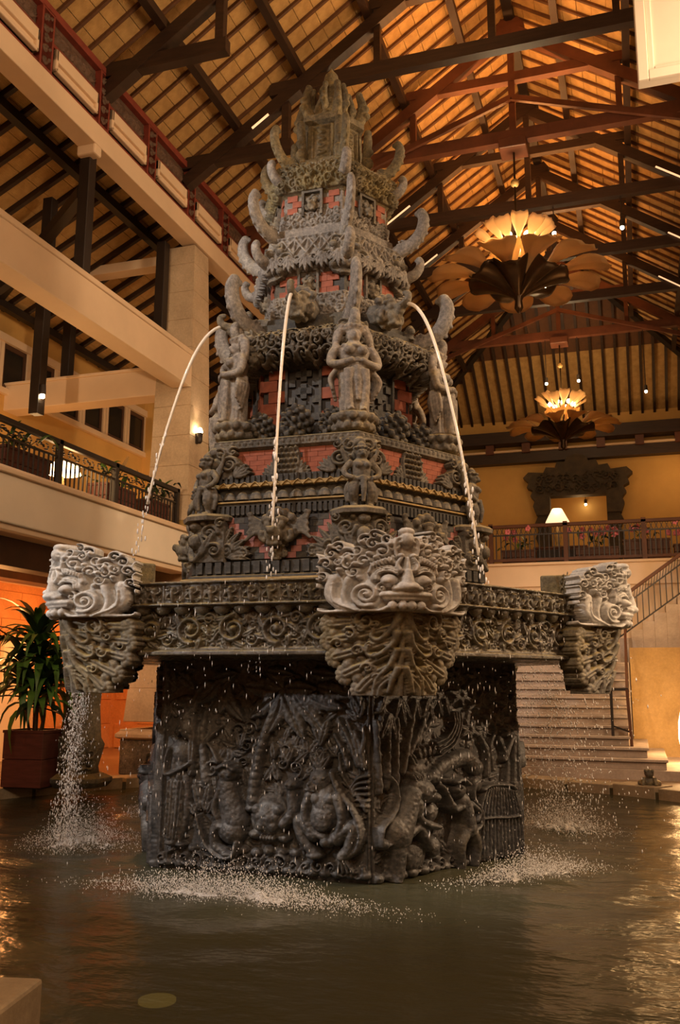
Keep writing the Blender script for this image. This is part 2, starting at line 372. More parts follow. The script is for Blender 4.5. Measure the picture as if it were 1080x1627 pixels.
# ------------------------------------------------------------------ carved relief: a height field worked stroke by stroke
class Relief:
    def __init__(s, w, h, res=0.008, u0=None):
        s.w, s.h = w, h
        nx, ny = int(w / res) + 1, int(h / res) + 1
        s.x = np.linspace(-w / 2, w / 2, nx); s.y = np.linspace(0, h, ny); s.H = np.zeros((ny, nx))
    def win(s, x0, x1, y0, y1):
        i0, i1 = np.searchsorted(s.x, (x0, x1)); j0, j1 = np.searchsorted(s.y, (y0, y1))
        if i1 <= i0 or j1 <= j0: return None
        X, Y = np.meshgrid(s.x[i0:i1], s.y[j0:j1]); return (slice(j0, j1), slice(i0, i1)), X, Y
    def put(s, sl, val, ok):
        H = s.H[sl]; s.H[sl] = np.where(ok, np.maximum(H, val), H)
    def dome(s, cx, cy, rx, ry=None, h=0.03, base=0.0, rot=0.0, p=0.5, cut=False):
        ry = ry or rx; R = max(rx, ry); q = s.win(cx - R, cx + R, cy - R, cy + R)
        if q is None: return
        sl, X, Y = q; c, n = math.cos(rot), math.sin(rot)
        dx, dy = X - cx, Y - cy; a = (dx * c + dy * n) / rx; b_ = (-dx * n + dy * c) / ry
        d = a * a + b_ * b_; ok = d < 1
        val = base + h * np.power(np.clip(1 - d, 0, 1), p)
        if cut: s.H[sl] = np.where(ok, np.minimum(s.H[sl], base), s.H[sl])
        else: s.put(sl, val, ok)
    def stroke(s, pts, r0, r1=None, h=0.03, base=0.0, rings=0, curve=True, groove=0.0):
        r1 = r0 if r1 is None else r1
        P = np.array(catmull(pts, 6) if curve and len(pts) > 2 else pts, float)
        L = np.concatenate([[0], np.cumsum(np.hypot(*(P[1:] - P[:-1]).T))]); T = max(L[-1], 1e-9); R = max(r0, r1)
        q = s.win(P[:, 0].min() - R, P[:, 0].max() + R, P[:, 1].min() - R, P[:, 1].max() + R)
        if q is None: return
        sl, X, Y = q; best = np.full(X.shape, 9.0); bt = np.zeros(X.shape)
        for i in range(len(P) - 1):
            d = P[i + 1] - P[i]; l2 = d @ d
            if l2 < 1e-12: continue
            t = np.clip(((X - P[i, 0]) * d[0] + (Y - P[i, 1]) * d[1]) / l2, 0, 1)
            dist = np.hypot(X - P[i, 0] - t * d[0], Y - P[i, 1] - t * d[1]); tt = (L[i] + t * (L[i + 1] - L[i])) / T
            rr = dist / (r0 + (r1 - r0) * tt); m_ = rr < best
            best = np.where(m_, rr, best); bt = np.where(m_, tt, bt)
        ok = best < 1
        prof = np.sqrt(np.clip(1 - best * best, 0, 1)); rad_ = r0 + (r1 - r0) * bt
        hh = h * (0.45 + 0.55 * rad_ / R)
        if rings: hh = hh * (0.86 + 0.14 * np.abs(np.sin(bt * rings * PI)))
        val = base + hh * prof
        if groove: val = val - groove * hh * np.exp(-(best / 0.22) ** 2)
        s.put(sl, val, ok)
    def leaf(s, x, y, ang, L, W, h=0.025, base=0.0, veins=5, bend=0.0):
        q = s.win(x - L * 1.1, x + L * 1.1, y - L * 1.1, y + L * 1.1)
        if q is None: return
        sl, X, Y = q; c, n = math.cos(ang), math.sin(ang)
        t = ((X - x) * c + (Y - y) * n) / L; d = -(X - x) * n + (Y - y) * c
        d = d - bend * L * t * t
        wd = W * np.power(np.clip(np.sin(PI * np.clip(t, 0, 1) ** 0.75), 0, 1), 0.8)
        if veins: wd = wd * (1 - 0.12 * np.abs(np.sin(t * veins * PI)))
        ok = (t > 0) & (t < 1) & (np.abs(d) < wd)
        e = np.abs(d) / np.maximum(wd, 1e-6)
        val = base + h * (0.35 + 0.65 * np.sqrt(np.clip(1 - e * e, 0, 1)))
        val = val - 0.45 * h * np.exp(-(d / (0.14 * W)) ** 2)
        if veins: val = val - 0.12 * h * np.abs(np.sin((t * 1.2 - e * 0.35) * veins * 2 * PI))
        s.put(sl, val, ok)
    def curl(s, cx, cy, R, turns=1.5, a0=0.0, dirn=1, w=None, h=0.03, base=0.0, bead=True):
        w = w or R * 0.24; n = int(14 * turns) + 4; pts = []
        for i in range(n):
            t = i / (n - 1); a = a0 + dirn * t * turns * 2 * PI; r = R * (1 - 0.86 * t)
            pts.append((cx + r * math.cos(a), cy + r * math.sin(a)))
        s.stroke(pts, w, w * 0.55, h, base, curve=False)
        if bead: s.dome(cx, cy, w * 0.75, h=h * 1.15, base=base)
    def fleck(s, n, amp, seed=1):
        g = np.random.default_rng(seed); ny, nx = s.H.shape
        for k, a in ((n, amp), (n * 3, amp * 0.5)):
            G = g.normal(size=(max(3, int(k * ny / nx)) + 2, k + 2))
            yi = np.linspace(0, G.shape[0] - 1.001, ny); xi = np.linspace(0, G.shape[1] - 1.001, nx)
            y0 = yi.astype(int); x0 = xi.astype(int); fy = (yi - y0)[:, None]; fx = (xi - x0)[None]
            fy = fy * fy * (3 - 2 * fy); fx = fx * fx * (3 - 2 * fx)
            s.H += a * ((G[y0][:, x0] * (1 - fx) + G[y0][:, x0 + 1] * fx) * (1 - fy) + (G[y0 + 1][:, x0] * (1 - fx) + G[y0 + 1][:, x0 + 1] * fx) * fy)
    def mesh(s, name, mapfn, cut=None, back=0.05):
        """mapfn(U, V, H) -> x, y, z ; cells under 'cut' are carved right away; the edge is closed back to depth"""
        ny, nx = s.H.shape; X, Y = np.meshgrid(s.x, s.y)
        idx = np.arange(ny * nx).reshape(ny, nx)
        cells = np.ones((ny - 1, nx - 1), bool)
        if cut is not None:
            A = s.H > cut
            cells = A[:-1, :-1] & A[1:, :-1] & A[:-1, 1:] & A[1:, 1:]
        V = np.stack(mapfn(X, Y, s.H), -1).reshape(-1, 3)
        B = np.stack(mapfn(X, Y, np.full_like(s.H, -back)), -1).reshape(-1, 3)
        j, i = np.nonzero(cells)
        Q = np.stack([idx[j, i], idx[j, i + 1], idx[j + 1, i + 1], idx[j + 1, i]], 1)
        N = ny * nx; sk = []
        pad = np.zeros((ny + 1, nx + 1), bool); pad[1:-1, 1:-1] = cells
        # borders of kept cells
        def border(nb, a, b_):
            jj, ii = np.nonzero(cells & ~nb)
            pa = idx[jj + a[0], ii + a[1]]; pb = idx[jj + b_[0], ii + b_[1]]
            sk.append(np.stack([pb, pa, pa + N, pb + N], 1))
        border(pad[0:-2, 1:-1], (0, 0), (0, 1)); border(pad[2:, 1:-1], (1, 1), (1, 0))
        border(pad[1:-1, 0:-2], (1, 0), (0, 0)); border(pad[1:-1, 2:], (0, 1), (1, 1))
        Q = np.concatenate([Q] + sk); VV = np.concatenate([V, B])
        used = np.unique(Q); re = np.full(2 * N, -1); re[used] = np.arange(len(used))
        return mesh_np(name, VV[used], re[Q])
def on_face(ap, z0, lean=0.0, prof=None):
    """flat relief on the -Y face of a hexagon with apothem ap; prof(v) pushes the surface out"""
    def f(U, V, H):
        off = ap + H + lean * V + (prof(V) if prof else 0)
        return U, -off, z0 + V
    return f
def on_corner(R, z0, slope=0.62, e=0.12, lean=0.0, prof=None):
    """relief bent round an outward corner that points to -Y"""
    def f(U, V, H):
        ux = U; n0 = R - slope * (np.sqrt(ux * ux + e * e) - e) + lean * V + (prof(V) if prof else 0)
        sl = slope * ux / np.sqrt(ux * ux + e * e); k = 1 / np.sqrt(1 + sl * sl)
        return ux + H * sl * k, -(n0 + H * k), z0 + V
    return f
def scrollwork(R, x0, x1, y0, y1, size, h=0.03, base=0.0, seed=3, beads=True):
    g = np.random.default_rng(seed)
    ny = max(1, int(round((y1 - y0) / (size * 1.5)))); nx = max(1, int(round((x1 - x0) / (size * 1.5))))
    for j in range(ny):
        for i in range(nx):
            cx = x0 + (i + 0.5) * (x1 - x0) / nx + g.normal() * size * 0.12; cy = y0 + (j + 0.5) * (y1 - y0) / ny + g.normal() * size * 0.12
            d = 1 if (i + j) % 2 else -1
            R.curl(cx, cy, size * (0.62 + 0.2 * g.random()), 1.4, g.random() * 6.3, d, size * 0.2, h * (0.7 + 0.5 * g.random()), base)
            for k in range(3):
                a = g.random() * 6.3
                R.leaf(cx + size * 0.6 * math.cos(a), cy + size * 0.6 * math.sin(a), a + d * 0.8, size * 0.75, size * 0.22, h * 0.8, base, 3, 0.4 * d)
            if beads: R.dome(cx + size * 0.75 * (g.random() - 0.5) * 2, cy + size * 0.75, size * 0.17, h=h * 0.9, base=base)
HEX = [i * PI / 3 for i in range(6)]              # faces
COR = [rad(30 + 60 * i) for i in range(6)]        # corners

# ================================================================== the setting
FL = 0.12                                   # lobby floor; the pool's water line is z = 0
PC = Vector((0.25, 0.0, 0)); PR = 6.14    # pool centre and radius
def ring_pt(r, a, z): return (PC.x + r * math.cos(a), PC.y + r * math.sin(a), z)
# floor: a sheet with the round pool cut out
N = 96; inner = [ring_pt(PR + 0.3, 2 * PI * i / N, FL) for i in range(N)]; outer = []
for i in range(N):
    a = 2 * PI * i / N; c, s_ = math.cos(a), math.sin(a); k = 24 / max(abs(c), abs(s_)); outer.append((PC.x + k * c, PC.y + k * s_, FL))
lo = [(p[0], p[1], FL - 0.3) for p in inner]; lo2 = [(p[0], p[1], FL - 0.3) for p in outer]
struct(obj('floor', MB().loft([lo2, outer, inner, lo], cap=False), 'floor_stone'))
# pool basin: wall, bottom
pb = MB(); pb.loft([[ring_pt(PR + 0.02, 2 * PI * i / N, FL - 0.02) for i in range(N)], [ring_pt(PR + 0.02, 2 * PI * i / N, -0.55) for i in range(N)]], cap=False)
struct(obj('wall_pool', pb, 'pool_floor', smooth=True))
struct(obj('floor_pool', MB().lathe([(PR + 0.1, -0.62), (PR + 0.1, -0.5)], 64, (PC.x, PC.y, 0)), 'pool_floor'))
# coping of single stones
rim = thing('trim_pool', 'pale stone coping of single blocks round the pool', None, (PC.x, PC.y, 0), kind='structure')
NC = 50; da = 2 * PI / NC
def wedge(r0, r1, z0, z1, a0, a1, n=3):
    rings = []
    for i in range(n + 1):
        a = a0 + (a1 - a0) * i / n; c, s_ = math.cos(a), math.sin(a)
        rings.append([(r0 * c, r0 * s_, z0), (r1 * c, r1 * s_, z0), (r1 * c, r1 * s_, z1), (r0 * c, r0 * s_, z1)])
    return MB().loft(rings)
cop = wedge(PR, PR + 0.52, -0.12, FL + 0.04, 0.005, da - 0.005).mesh('coping_stone')
for i in range(NC):
    o = obj('coping_stone', cop, 'coping', rim, rz=i * da, loc=(0, 0, 0.012 * ((i * 7) % 3 - 1)), bevel=0.012)
# pool water with real low waves
NW = 150; rr = np.linspace(0, 1, 110) ** 0.8 * (PR + 0.01); aa = np.linspace(0, 2 * PI, NW, endpoint=False)
A, Rr = np.meshgrid(aa, rr); WX = PC.x + Rr * np.cos(A); WY = PC.y + Rr * np.sin(A)
WZ = np.zeros_like(WX)
for (sx, sy) in ((-2.35, -1.1), (0.2, -2.9), (2.4, -1.1), (2.4, 1.7), (-2.9, 1.1)):
    d = np.hypot(WX - sx, WY - sy); WZ += 0.018 * np.sin(d * 9) * np.exp(-d * 0.9) + 0.03 * np.exp(-(d / 0.35) ** 2)
WZ += 0.008 * np.sin(WX * 3.1 + 1.3 * np.sin(WY * 2.3)) * np.cos(WY * 3.7)
ii = np.arange(110 * NW).reshape(110, NW)
Q = np.stack([ii[:-1], np.roll(ii, -1, 1)[:-1], np.roll(ii, -1, 1)[1:], ii[1:]], -1).reshape(-1, 4)
Q = Q[:, ::-1]
wat = obj('pool_water', mesh_np('pool_water', np.stack([WX, WY, WZ], -1).reshape(-1, 3), Q), 'pool_water')
tag(wat, 'dark olive rippling water filling the round fountain pool', 'water', kind='stuff')

# ------------------------------------------------------------------ main roof
RX, RZ, EX, EZ = 1.5, 15.72, 6.1, 11.55     # ridge x, ridge z, half span, eave z
Y0, Y1, YH = -14.0, 24.2, 18.4              # near end, far wall, hip start
SL = math.hypot(EX, RZ - EZ); TH = math.atan2(RZ - EZ, EX)
def slope_pt(side, s_, y, off=0.0):
    """s_ metres up the slope from the eave, off metres below the roof plane"""
    x = EX - s_ * math.cos(TH); z = EZ + s_ * math.sin(TH)
    return Vector((RX + side * (x - off * math.sin(TH)), y, z - off * math.cos(TH)))
def s_max(y): return SL if y <= YH else SL * max(0.0, 1 - (y - YH) / (Y1 - YH))
RS, MS = 0.42, 0.335                        # rafter spacing, mat length
mat_me = MB().box((0, 0, 0), (RS * 0.985, MS * 0.97, 0.012)).mesh('roof_mat')
raf_me = MB().box((0, 0, 0), (0.055, SL, 0.055)).mesh('rafter')
for side, nm in ((-1, 'ceiling_left'), (1, 'ceiling_right')):
    o_ = 0.0
    deck = MB()
    pts = [slope_pt(side, 0, Y0, -0.05), slope_pt(side, SL, Y0, -0.05), slope_pt(side, SL, YH, -0.05), slope_pt(side, 0, Y1, -0.05)]
    up_ = [p + Vector((side * 0.03, 0, 0.05)) for p in pts]
    deck.loft([pts, up_])
    ceil = struct(obj(nm, deck, 'straw_strip'))
    B = Matrix(((0, -side * math.cos(TH), side * math.sin(TH)), (1, 0, 0), (0, math.sin(TH), math.cos(TH)))).to_4x4()
    nsing = 0; rest = MB(); cand = []
    nb = int((Y1 - (-3.6)) / RS)
    for i in range(nb):
        y = -3.6 + i * RS; sm = s_max(y + RS / 2)
        # rafter under the mats
        s2 = s_max(y)
        if s2 > 0.3:
            r = obj('rafter', raf_me, 'rafter_wood', ceil)
            r.matrix_world = Matrix.Translation(slope_pt(side, s2 / 2, y, 0.035)) @ B @ Matrix.Diagonal((1, s2 / SL, 1, 1))
        for j in range(int(sm / MS)):
            cand.append((y + RS / 2, (j + 0.5) * MS))
    # the mats that show largest in the picture stand as single pieces
    def vis(c):
        p = slope_pt(side, c[1], c[0]); d = p - Vector((3.375, -9.887, 1.75)); z = d.dot(fw)
        if z < 0.5: return 1e9
        x = d.dot(r2) / z * F_PX; yv = d.dot(u2) / z * F_PX
        return d.length if abs(x) < 560 and abs(yv) < 830 else 1e6 + d.length
    cand.sort(key=vis)
    for k, (y, s_) in enumerate(cand):
        T = Matrix.Translation(slope_pt(side, s_, y, random.uniform(-0.006, 0.010))) @ B @ Matrix.Rotation(random.uniform(-0.018, 0.018), 4, 'X') @ Matrix.Rotation(random.uniform(-0.012, 0.012), 4, 'Y')
        if k < 145:
            mo = obj('roof_mat', mat_me, 'roof_mat', ceil); mo.matrix_world = T
        else:
            rest.add([T @ v.co for v in mat_me.vertices], [tuple(p.vertices) for p in mat_me.polygons])
    ro = obj('roof_mats', rest, 'roof_mat', ceil); ro['kind'] = 'stuff'
    # purlins along the slope
    for s_ in (1.35, 2.9, 4.5, 6.1):
        ye = YH + (Y1 - YH) * (1 - s_ / SL) - 0.3
        obj('purlin', MB().bar(slope_pt(side, s_, -3.6, 0.20), slope_pt(side, s_, ye, 0.20), 0.14, 0.16), 'timber', ceil)
# hip end above the far wing
pts = [Vector((RX - EX, Y1, EZ)), Vector((RX + EX, Y1, EZ)), Vector((RX, YH, RZ))]
hip = struct(obj('ceiling_far', MB().loft([pts, [p + Vector((0, 0.05, 0.06)) for p in pts]]), 'rafter_wood'))
hm = MB()
for i in range(-13, 14):
    x = i * 0.42; t = 1 - abs(x) / EX
    p = Vector((RX + x, Y1 - 0.1, EZ - 0.06)); q = p.lerp(Vector((RX + x, YH - 0.1, RZ - 0.06)), max(t, 0.02))
    obj('rafter', MB().bar(p, q, 0.09, 0.12), 'timber', hip)
    q2 = p.lerp(Vector((RX + x, YH, RZ)), max(t - 0.03, 0.01))
    hm.bar(p + Vector((0.21, 0, 0.085)), q2 + Vector((0.21, 0, 0.085)), 0.40, 0.012)
o = obj('roof_mats', hm, 'roof_mat', hip); o['kind'] = 'stuff'
struct(obj('trim_ridge', MB().bar((RX, -3.6, RZ - 0.16), (RX, YH, RZ - 0.16), 0.2, 0.28), 'timber_dark'))
for sx in (-1, 1):
    struct(obj('trim_hip', MB().bar((RX + sx * EX, Y1 - 0.1, EZ - 0.1), (RX, YH, RZ - 0.1), 0.2, 0.26), 'timber_dark'))
# ------------------------------------------------------------------ trusses
TY = [1.54 + 2.83 * k for k in range(0, 7)]
where = ['above the near end of the left beam', 'meeting the wall plate above the left stone column',
         'carrying the nearer chandelier', 'just behind the nearer chandelier', 'halfway between the two chandeliers',
         'just before the farther chandelier', 'carrying the farther chandelier']
def rz_at(x): return RZ - abs(x - RX) * math.tan(TH)
for k, y in enumerate(TY):
    t = thing('roof_truss', 'dark timber roof truss ' + where[k], 'truss', (RX, y, 11.0), group='timber roof trusses')
    L = lambda *p: (p[0] - RX, 0 if len(p) < 3 else p[1] - y, p[-1] - 11.0)
    mt = 'timber_red' if k in (2, 6) else 'timber'  # redder timber paints the chandeliers' red light into these trusses
    for sd in (-1, 1):
        a = slope_pt(sd, -0.1, y, 0.42); c = slope_pt(sd, SL, y, 0.42)
        obj('principal_rafter', MB().bar(L(a.x, a.z), L(c.x, c.z), 0.2 if sd < 0 else 0.19, 0.24), mt, t)
        # stub tie at the wall plate, its post and the posts under the upper collar
        obj('stub_tie', MB().bar(L(RX + sd * (EX + 0.1), 11.55), L(RX + sd * 3.75, 11.55), 0.17, 0.24), mt, t)
        obj('post', MB().bar(L(RX + sd * 3.88, 11.45), L(RX + sd * 3.88, rz_at(RX + 3.88) - 0.35), 0.14, 0.14), mt, t)
        obj('post', MB().bar(L(RX + sd * 2.1, 12.75), L(RX + sd * 2.1, 14.15), 0.12, 0.12), mt, t)
    obj('collar', MB().bar(L(RX - 4.2, 12.75), L(RX + 4.2, 12.75), 0.18, 0.26), mt, t)
    obj('upper_collar', MB().bar(L(RX - 2.35, 14.1), L(RX + 2.35, 14.1), 0.16, 0.2), mt, t)
    obj('king_post', MB().bar(L(RX, 12.75), L(RX, RZ - 0.3), 0.13, 0.13), mt, t)
    if k in (2, 6):
        for sd in (-1, 1):
            obj('scissor_brace', MB().bar(L(RX + sd * 5.3, y - 0.16, 11.75), L(RX, y - 0.16, 13.55), 0.08, 0.12), 'timber_red', t)
    for sd, s0, s1 in {1: ((-1, 1.55, 1.95),), 3: ((1, 2.4, 3.6), (-1, 2.6, 3.6)), 4: ((1, 2.2, 3.2), (-1, 3.0, 3.7)), 5: ((1, 2.6, 3.4),)}.get(k, ()):
        a, c = slope_pt(sd, s0, y - 0.12, 0.52), slope_pt(sd, s1, y - 0.12, 0.52)
        obj('strip_lamp', MB().bar(L(a.x, a.y, a.z), L(c.x, c.y, c.z), 0.03, 0.03), 'strip_glow', t)

# ------------------------------------------------------------------ left side: column, beams, frieze
XC, YC = -4.72, 5.07
colm = thing('trim_column', 'tall tapering sandstone column of stacked blocks left of the fountain', None, (XC, YC, FL), kind='structure')
def hw(z): return np.interp(z, (0.25, 1.0, 2.0, 5.6, 7.6, 10.1), (0.63, 0.60, 0.53, 0.405, 0.37, 0.30))
z = 1.02; k = 0
while z < 10.05:
    z2 = min(z + 0.58, 10.1); a, b_ = hw(z), hw(z2)
    rings = [[(-h, -h, q), (h, -h, q), (h, h, q), (-h, h, q)] for h, q in ((a - 0.012, z - FL), (a, z - FL + 0.008), (b_, z2 - FL - 0.008), (b_ - 0.012, z2 - FL))]
    obj('stone_block', MB().loft(rings), 'sandstone', colm); z = z2; k += 1
obj('base_moulding', MB().loft([[(-h, -h, q), (h, -h, q), (h, h, q), (-h, h, q)] for h, q in ((0.63, 0.60), (0.70, 0.63), (0.70, 0.69), (0.64, 0.74), (0.64, 0.77))]), 'sandstone', colm, bevel=0.01)
obj('plinth', MB().box((0, 0, 0.3), (1.26, 1.26, 0.6)), 'stone_tower', colm, bevel=0.02)
obj('upper_plinth', MB().loft([[(-h, -h, q), (h, -h, q), (h, h, q), (-h, h, q)] for h, q in ((0.50, 4.17), (0.52, 4.2), (0.52, 4.42), (0.44, 4.5))]), 'gilt', colm)
sc = thing('wall_sconce', 'slim glowing uplight sconce on the side of the stone column', 'wall light', (-4.30, 4.93, 6.12))
obj('bracket', MB().box((-0.02, 0, 0.1), (0.06, 0.06, 0.2)), 'iron', sc)
obj('cup', MB().lathe([(0.03, 0.0), (0.05, 0.03), (0.06, 0.2), (0.05, 0.2), (0.04, 0.06)], 12, (0.05, 0, 0)), 'iron', sc, smooth=True)
obj('bulb', MB().ball((0.05, 0, 0.22), (0.055, 0.055, 0.09)), 'lamp_hot', sc, smooth=True)
light('SPOT', 'sconce_light', (-4.22, 4.93, 6.42), 14, SOFT, (-4.30, 4.93, 9.0), 0.03, 70, 0.9)

bm_ = thing('trim_beam', 'long cream beam on columns along the left eave', None, (-4.52, 0, 10.12), kind='structure')
obj('beam', MB().ab((-0.19, -12, 0), (0.15, 15, 0.36)), 'cream', bm_, bevel=0.015)
obj('beam_bracket', MB().ab((-0.2, 1.26, -0.16), (0.14, 1.46, 0.02)), 'cream', bm_, bevel=0.03)
obj('frieze_board', MB().ab((-0.15, -12, 0.36), (0.02, 15, 1.42)), 'frieze_carving', bm_)
obj('lower_rail', MB().ab((-0.1, -12, 0.36), (0.10, 15, 0.44)), 'frieze_red', bm_)
obj('upper_rail', MB().ab((-0.1, -12, 1.34), (0.13, 15, 1.47)), 'frieze_red', bm_, bevel=0.01)
obj('middle_rail', MB().ab((-0.1, -12, 0.92), (0.07, 15, 0.98)), 'frieze_red', bm_)
# carved posts with relief between cream consoles
pr = Relief(0.22, 0.9, 0.012)
for k in range(5):
    pr.curl(-0.03, 0.1 + k * 0.17, 0.06, 1.2, k, 1 if k % 2 else -1, 0.018, 0.03); pr.dome(0.07, 0.15 + k * 0.17, 0.025, h=0.03)
cp = pr.mesh('frieze_carving', lambda U, V, H: (0.13 + H, U, 0.42 + V))
lr = Relief(1.2, 0.2, 0.014); scrollwork(lr, -0.58, 0.58, 0.02, 0.18, 0.085, 0.03, seed=5)
lp = lr.mesh('frieze_scroll', lambda U, V, H: (0.03 + H, U, 0.46 + V)); up2 = lr.mesh('frieze_scroll', lambda U, V, H: (0.03 + H, U, 1.06 + V))
for k in range(-4, 9):
    yp = -0.05 + 1.525 * k
    po = obj('frieze_post', MB().ab((-0.1, -0.15, 0.36), (0.13, 0.15, 1.36)), 'frieze_red', bm_, loc=(0, yp, 0))
    obj('carving', cp, 'frieze_carving', po)
    obj('console', MB().ab((0.0, 0.20, 0.50), (0.16, 1.32, 0.56)).ab((0.0, 0.20, 0.66), (0.16, 1.32, 0.86)).ab((0, 0.2, 0.5), (0.10, 1.32, 0.86)).ab((0.0, 0.20, 0.5), (0.16, 0.26, 0.86)).ab((0.0, 1.26, 0.5), (0.16, 1.32, 0.86)), 'cream', bm_, loc=(0, yp, 0), bevel=0.02)
    obj('scroll_panel', up2, 'frieze_carving', bm_, loc=(0, yp + 0.76, 0))
# lower beam and cross beams
struct(obj('trim_lower_beam', MB().ab((-4.72, -12, 7.16), (-4.32, 4.66, 7.76)).ab((-4.75, -12, 7.76), (-4.29, 4.66, 7.85)), 'cream', bevel=0.012))
struct(obj('trim_cross_beam', MB().ab((-9.3, 4.75, 7.1), (-5.05, 5.2, 7.62)).ab((-9.3, 4.72, 7.62), (-5.05, 5.23, 7.68)), 'cream', bevel=0.012))
struct(obj('trim_upper_cross_beam', MB().ab((-9.3, 5.0, 9.9), (-5.0, 5.3, 10.1)), 'cream', bevel=0.012))
for (px, py, z0, z1) in ((-4.62, 1.45, 7.85, 10.1), (-4.98, 4.55, 7.85, 10.1), (-6.2, 2.65, 6.2, 10.2), (-7.3, 4.97, 7.68, 9.45)):
    t = obj('timber_post', MB().box((0, 0, (z1 - z0) / 2), (0.19, 0.19, z1 - z0)), 'timber_dark', loc=(px, py, z0), bevel=0.01)
    tag(t, {-4.62: 'dark timber post under the bracket of the long cream beam', -4.98: 'dark timber post tight against the stone column',
            -6.2: 'dark hanging post with a small lamp over the gallery', -7.3: 'dark timber post deep in the gallery roof'}[px], 'post', 'gallery timber posts')
for a, b_, w_ in (((-6.2, 2.65, 9.2), (-8.6, 2.65, 7.9), 'brace leaning from the hanging post'), ((-4.7, 1.45, 9.4), (-8.6, 4.3, 9.3), 'tie running back from the post under the bracket'),
              ((-6.9, 3.4, 8.8), (-5.05, 5.9, 8.8), 'strut between the gallery posts and the stone column')):
    tag(obj('roof_strut', MB().bar(a, b_, 0.16, 0.2), 'timber_dark'), 'dark timber ' + w_, 'strut', 'gallery roof struts')
# lean-to roof over the gallery
def lean(x): return 11.25 + (x + 4.6) * 0.5
a_ = [Vector((-4.6, y, lean(-4.6))) for y in (-12, 15)]; b2 = [Vector((-11, y, lean(-11))) for y in (-12, 15)]
q = [a_[0], a_[1], b2[1], b2[0]]
lr_ = struct(obj('ceiling_gallery', MB().loft([q, [p + Vector((0, 0, 0.06)) for p in q]]), 'rafter_wood'))
gm = MB()
for i in range(32):
    y = -3 + i * 0.5
    obj('rafter', MB().bar((-4.6, y, lean(-4.6) - 0.06), (-11, y, lean(-11) - 0.06), 0.08, 0.11), 'timber', lr_)
    for j in range(16):
        x = -4.8 - j * 0.39
        gm.bar((x, y + 0.06, lean(x) - 0.012), (x - 0.375, y + 0.06, lean(x - 0.375) - 0.012), 0.001, 0.001) if False else gm.add(
            [(x, y + 0.05, lean(x) - 0.015), (x, y + 0.45, lean(x) - 0.015), (x - 0.378, y + 0.45, lean(x - 0.378) - 0.015), (x - 0.378, y + 0.05, lean(x - 0.378) - 0.015),
             (x, y + 0.05, lean(x)), (x, y + 0.45, lean(x)), (x - 0.378, y + 0.45, lean(x - 0.378)), (x - 0.378, y + 0.05, lean(x - 0.378))],
            ((0, 1, 2, 3), (7, 6, 5, 4), (0, 4, 5, 1), (1, 5, 6, 2), (2, 6, 7, 3), (3, 7, 4, 0)))
o = obj('roof_mats', gm, 'roof_mat', lr_); o['kind'] = 'stuff'
for x in (-5.6, -7.1, -8.4): obj('purlin', MB().bar((x, -3, lean(x) - 0.2), (x, 15, lean(x) - 0.2), 0.15, 0.16), 'timber_dark', lr_)

# ------------------------------------------------------------------ gallery (upper floor, left)
GZ = 4.42
gal = thing('floor_gallery', 'cream balcony slab with moulded edge along the left', None, (-4.15, 0, GZ), kind='structure')
obj('fascia', MB().ab((-0.4, -12, -0.72), (0, 10.6, -0.09)), 'cream_white', gal, bevel=0.02)
obj('upper_lip', MB().ab((-0.4, -12, -0.09), (0.05, 10.6, -0.03)).ab((-0.4, -12, -0.03), (0.03, 10.6, 0)), 'cream', gal, bevel=0.01)
obj('lower_lip', MB().ab((-0.4, -12, -0.80), (-0.04, 10.6, -0.72)), 'cream', gal, bevel=0.01)
obj('slab', MB().ab((-5.6, -12, -0.72), (-0.4, 10.6, 0)), 'cream', gal)
obj('soffit_beam', MB().ab((-1.1, -12, -1.12), (-0.75, 10.6, -0.72)), 'lacquer', gal, bevel=0.01)
obj('soffit_band', MB().ab((-2.2, -12, -0.86), (-1.1, 10.6, -0.72)), 'cream', gal)
obj('inner_beam', MB().ab((-2.6, -12, -1.05), (-2.2, 10.6, -0.72)), 'lacquer', gal, bevel=0.01)
for (x, y) in ((-6.0, 2.0), (-5.7, 4.1), (-7.3, 5.2)):
    d = thing('ceiling_downlight', 'round recessed downlight in the gallery soffit ' + {2.0: 'nearest the left picture edge', 4.1: 'by the stone column', 5.2: 'over the orange wall'}[y], 'downlight', (x, y, GZ - 0.87), group='gallery downlights')
    obj('trim_ring', MB().lathe([(0.10, 0.0), (0.13, 0.0), (0.13, 0.02), (0.10, 0.02)], 16), 'cream_white', d)
    obj('lens', MB().lathe([(0.10, 0.005), (0.10, 0.015)], 16), 'lamp_glow', d)
# outer wall of the gallery floor with its row of windows
WXG = -8.6
struct(obj('wall_gallery', MB().ab((WXG - 0.3, -12, GZ), (WXG, 10.3, 7.5)).ab((WXG - 0.3, -12, 8.6), (WXG, 10.3, 9.35)), 'plaster_yellow'))
struct(obj('trim_window_band', MB().ab((WXG - 0.1, -12, 8.5), (WXG + 0.1, 10.3, 8.66)).ab((WXG - 0.1, -12, 7.42), (WXG + 0.1, 10.3, 7.54)), 'cream'))
for k in range(16):
    y = -5.2 + k * 0.97
    wd = thing('window_%d' % (k + 1), 'dark glazed window in cream frame of the gallery wall', None, (WXG - 0.06, y, 7.54), kind='structure')
    obj('frame', MB().ab((0, -0.02, 0), (0.12, 0.08, 0.96)).ab((0, 0.83, 0), (0.12, 0.93, 0.96)), 'cream', wd)
    obj('sash', MB().ab((0.03, 0.08, 0), (0.08, 0.16, 0.96)).ab((0.03, 0.75, 0), (0.08, 0.83, 0.96)).ab((0.03, 0.16, 0.86), (0.08, 0.75, 0.96)).ab((0.03, 0.16, 0.0), (0.08, 0.75, 0.1)), 'shutter', wd)
    obj('pane', MB().ab((0.04, 0.16, 0.1), (0.055, 0.75, 0.86)), 'pane_dark', wd)
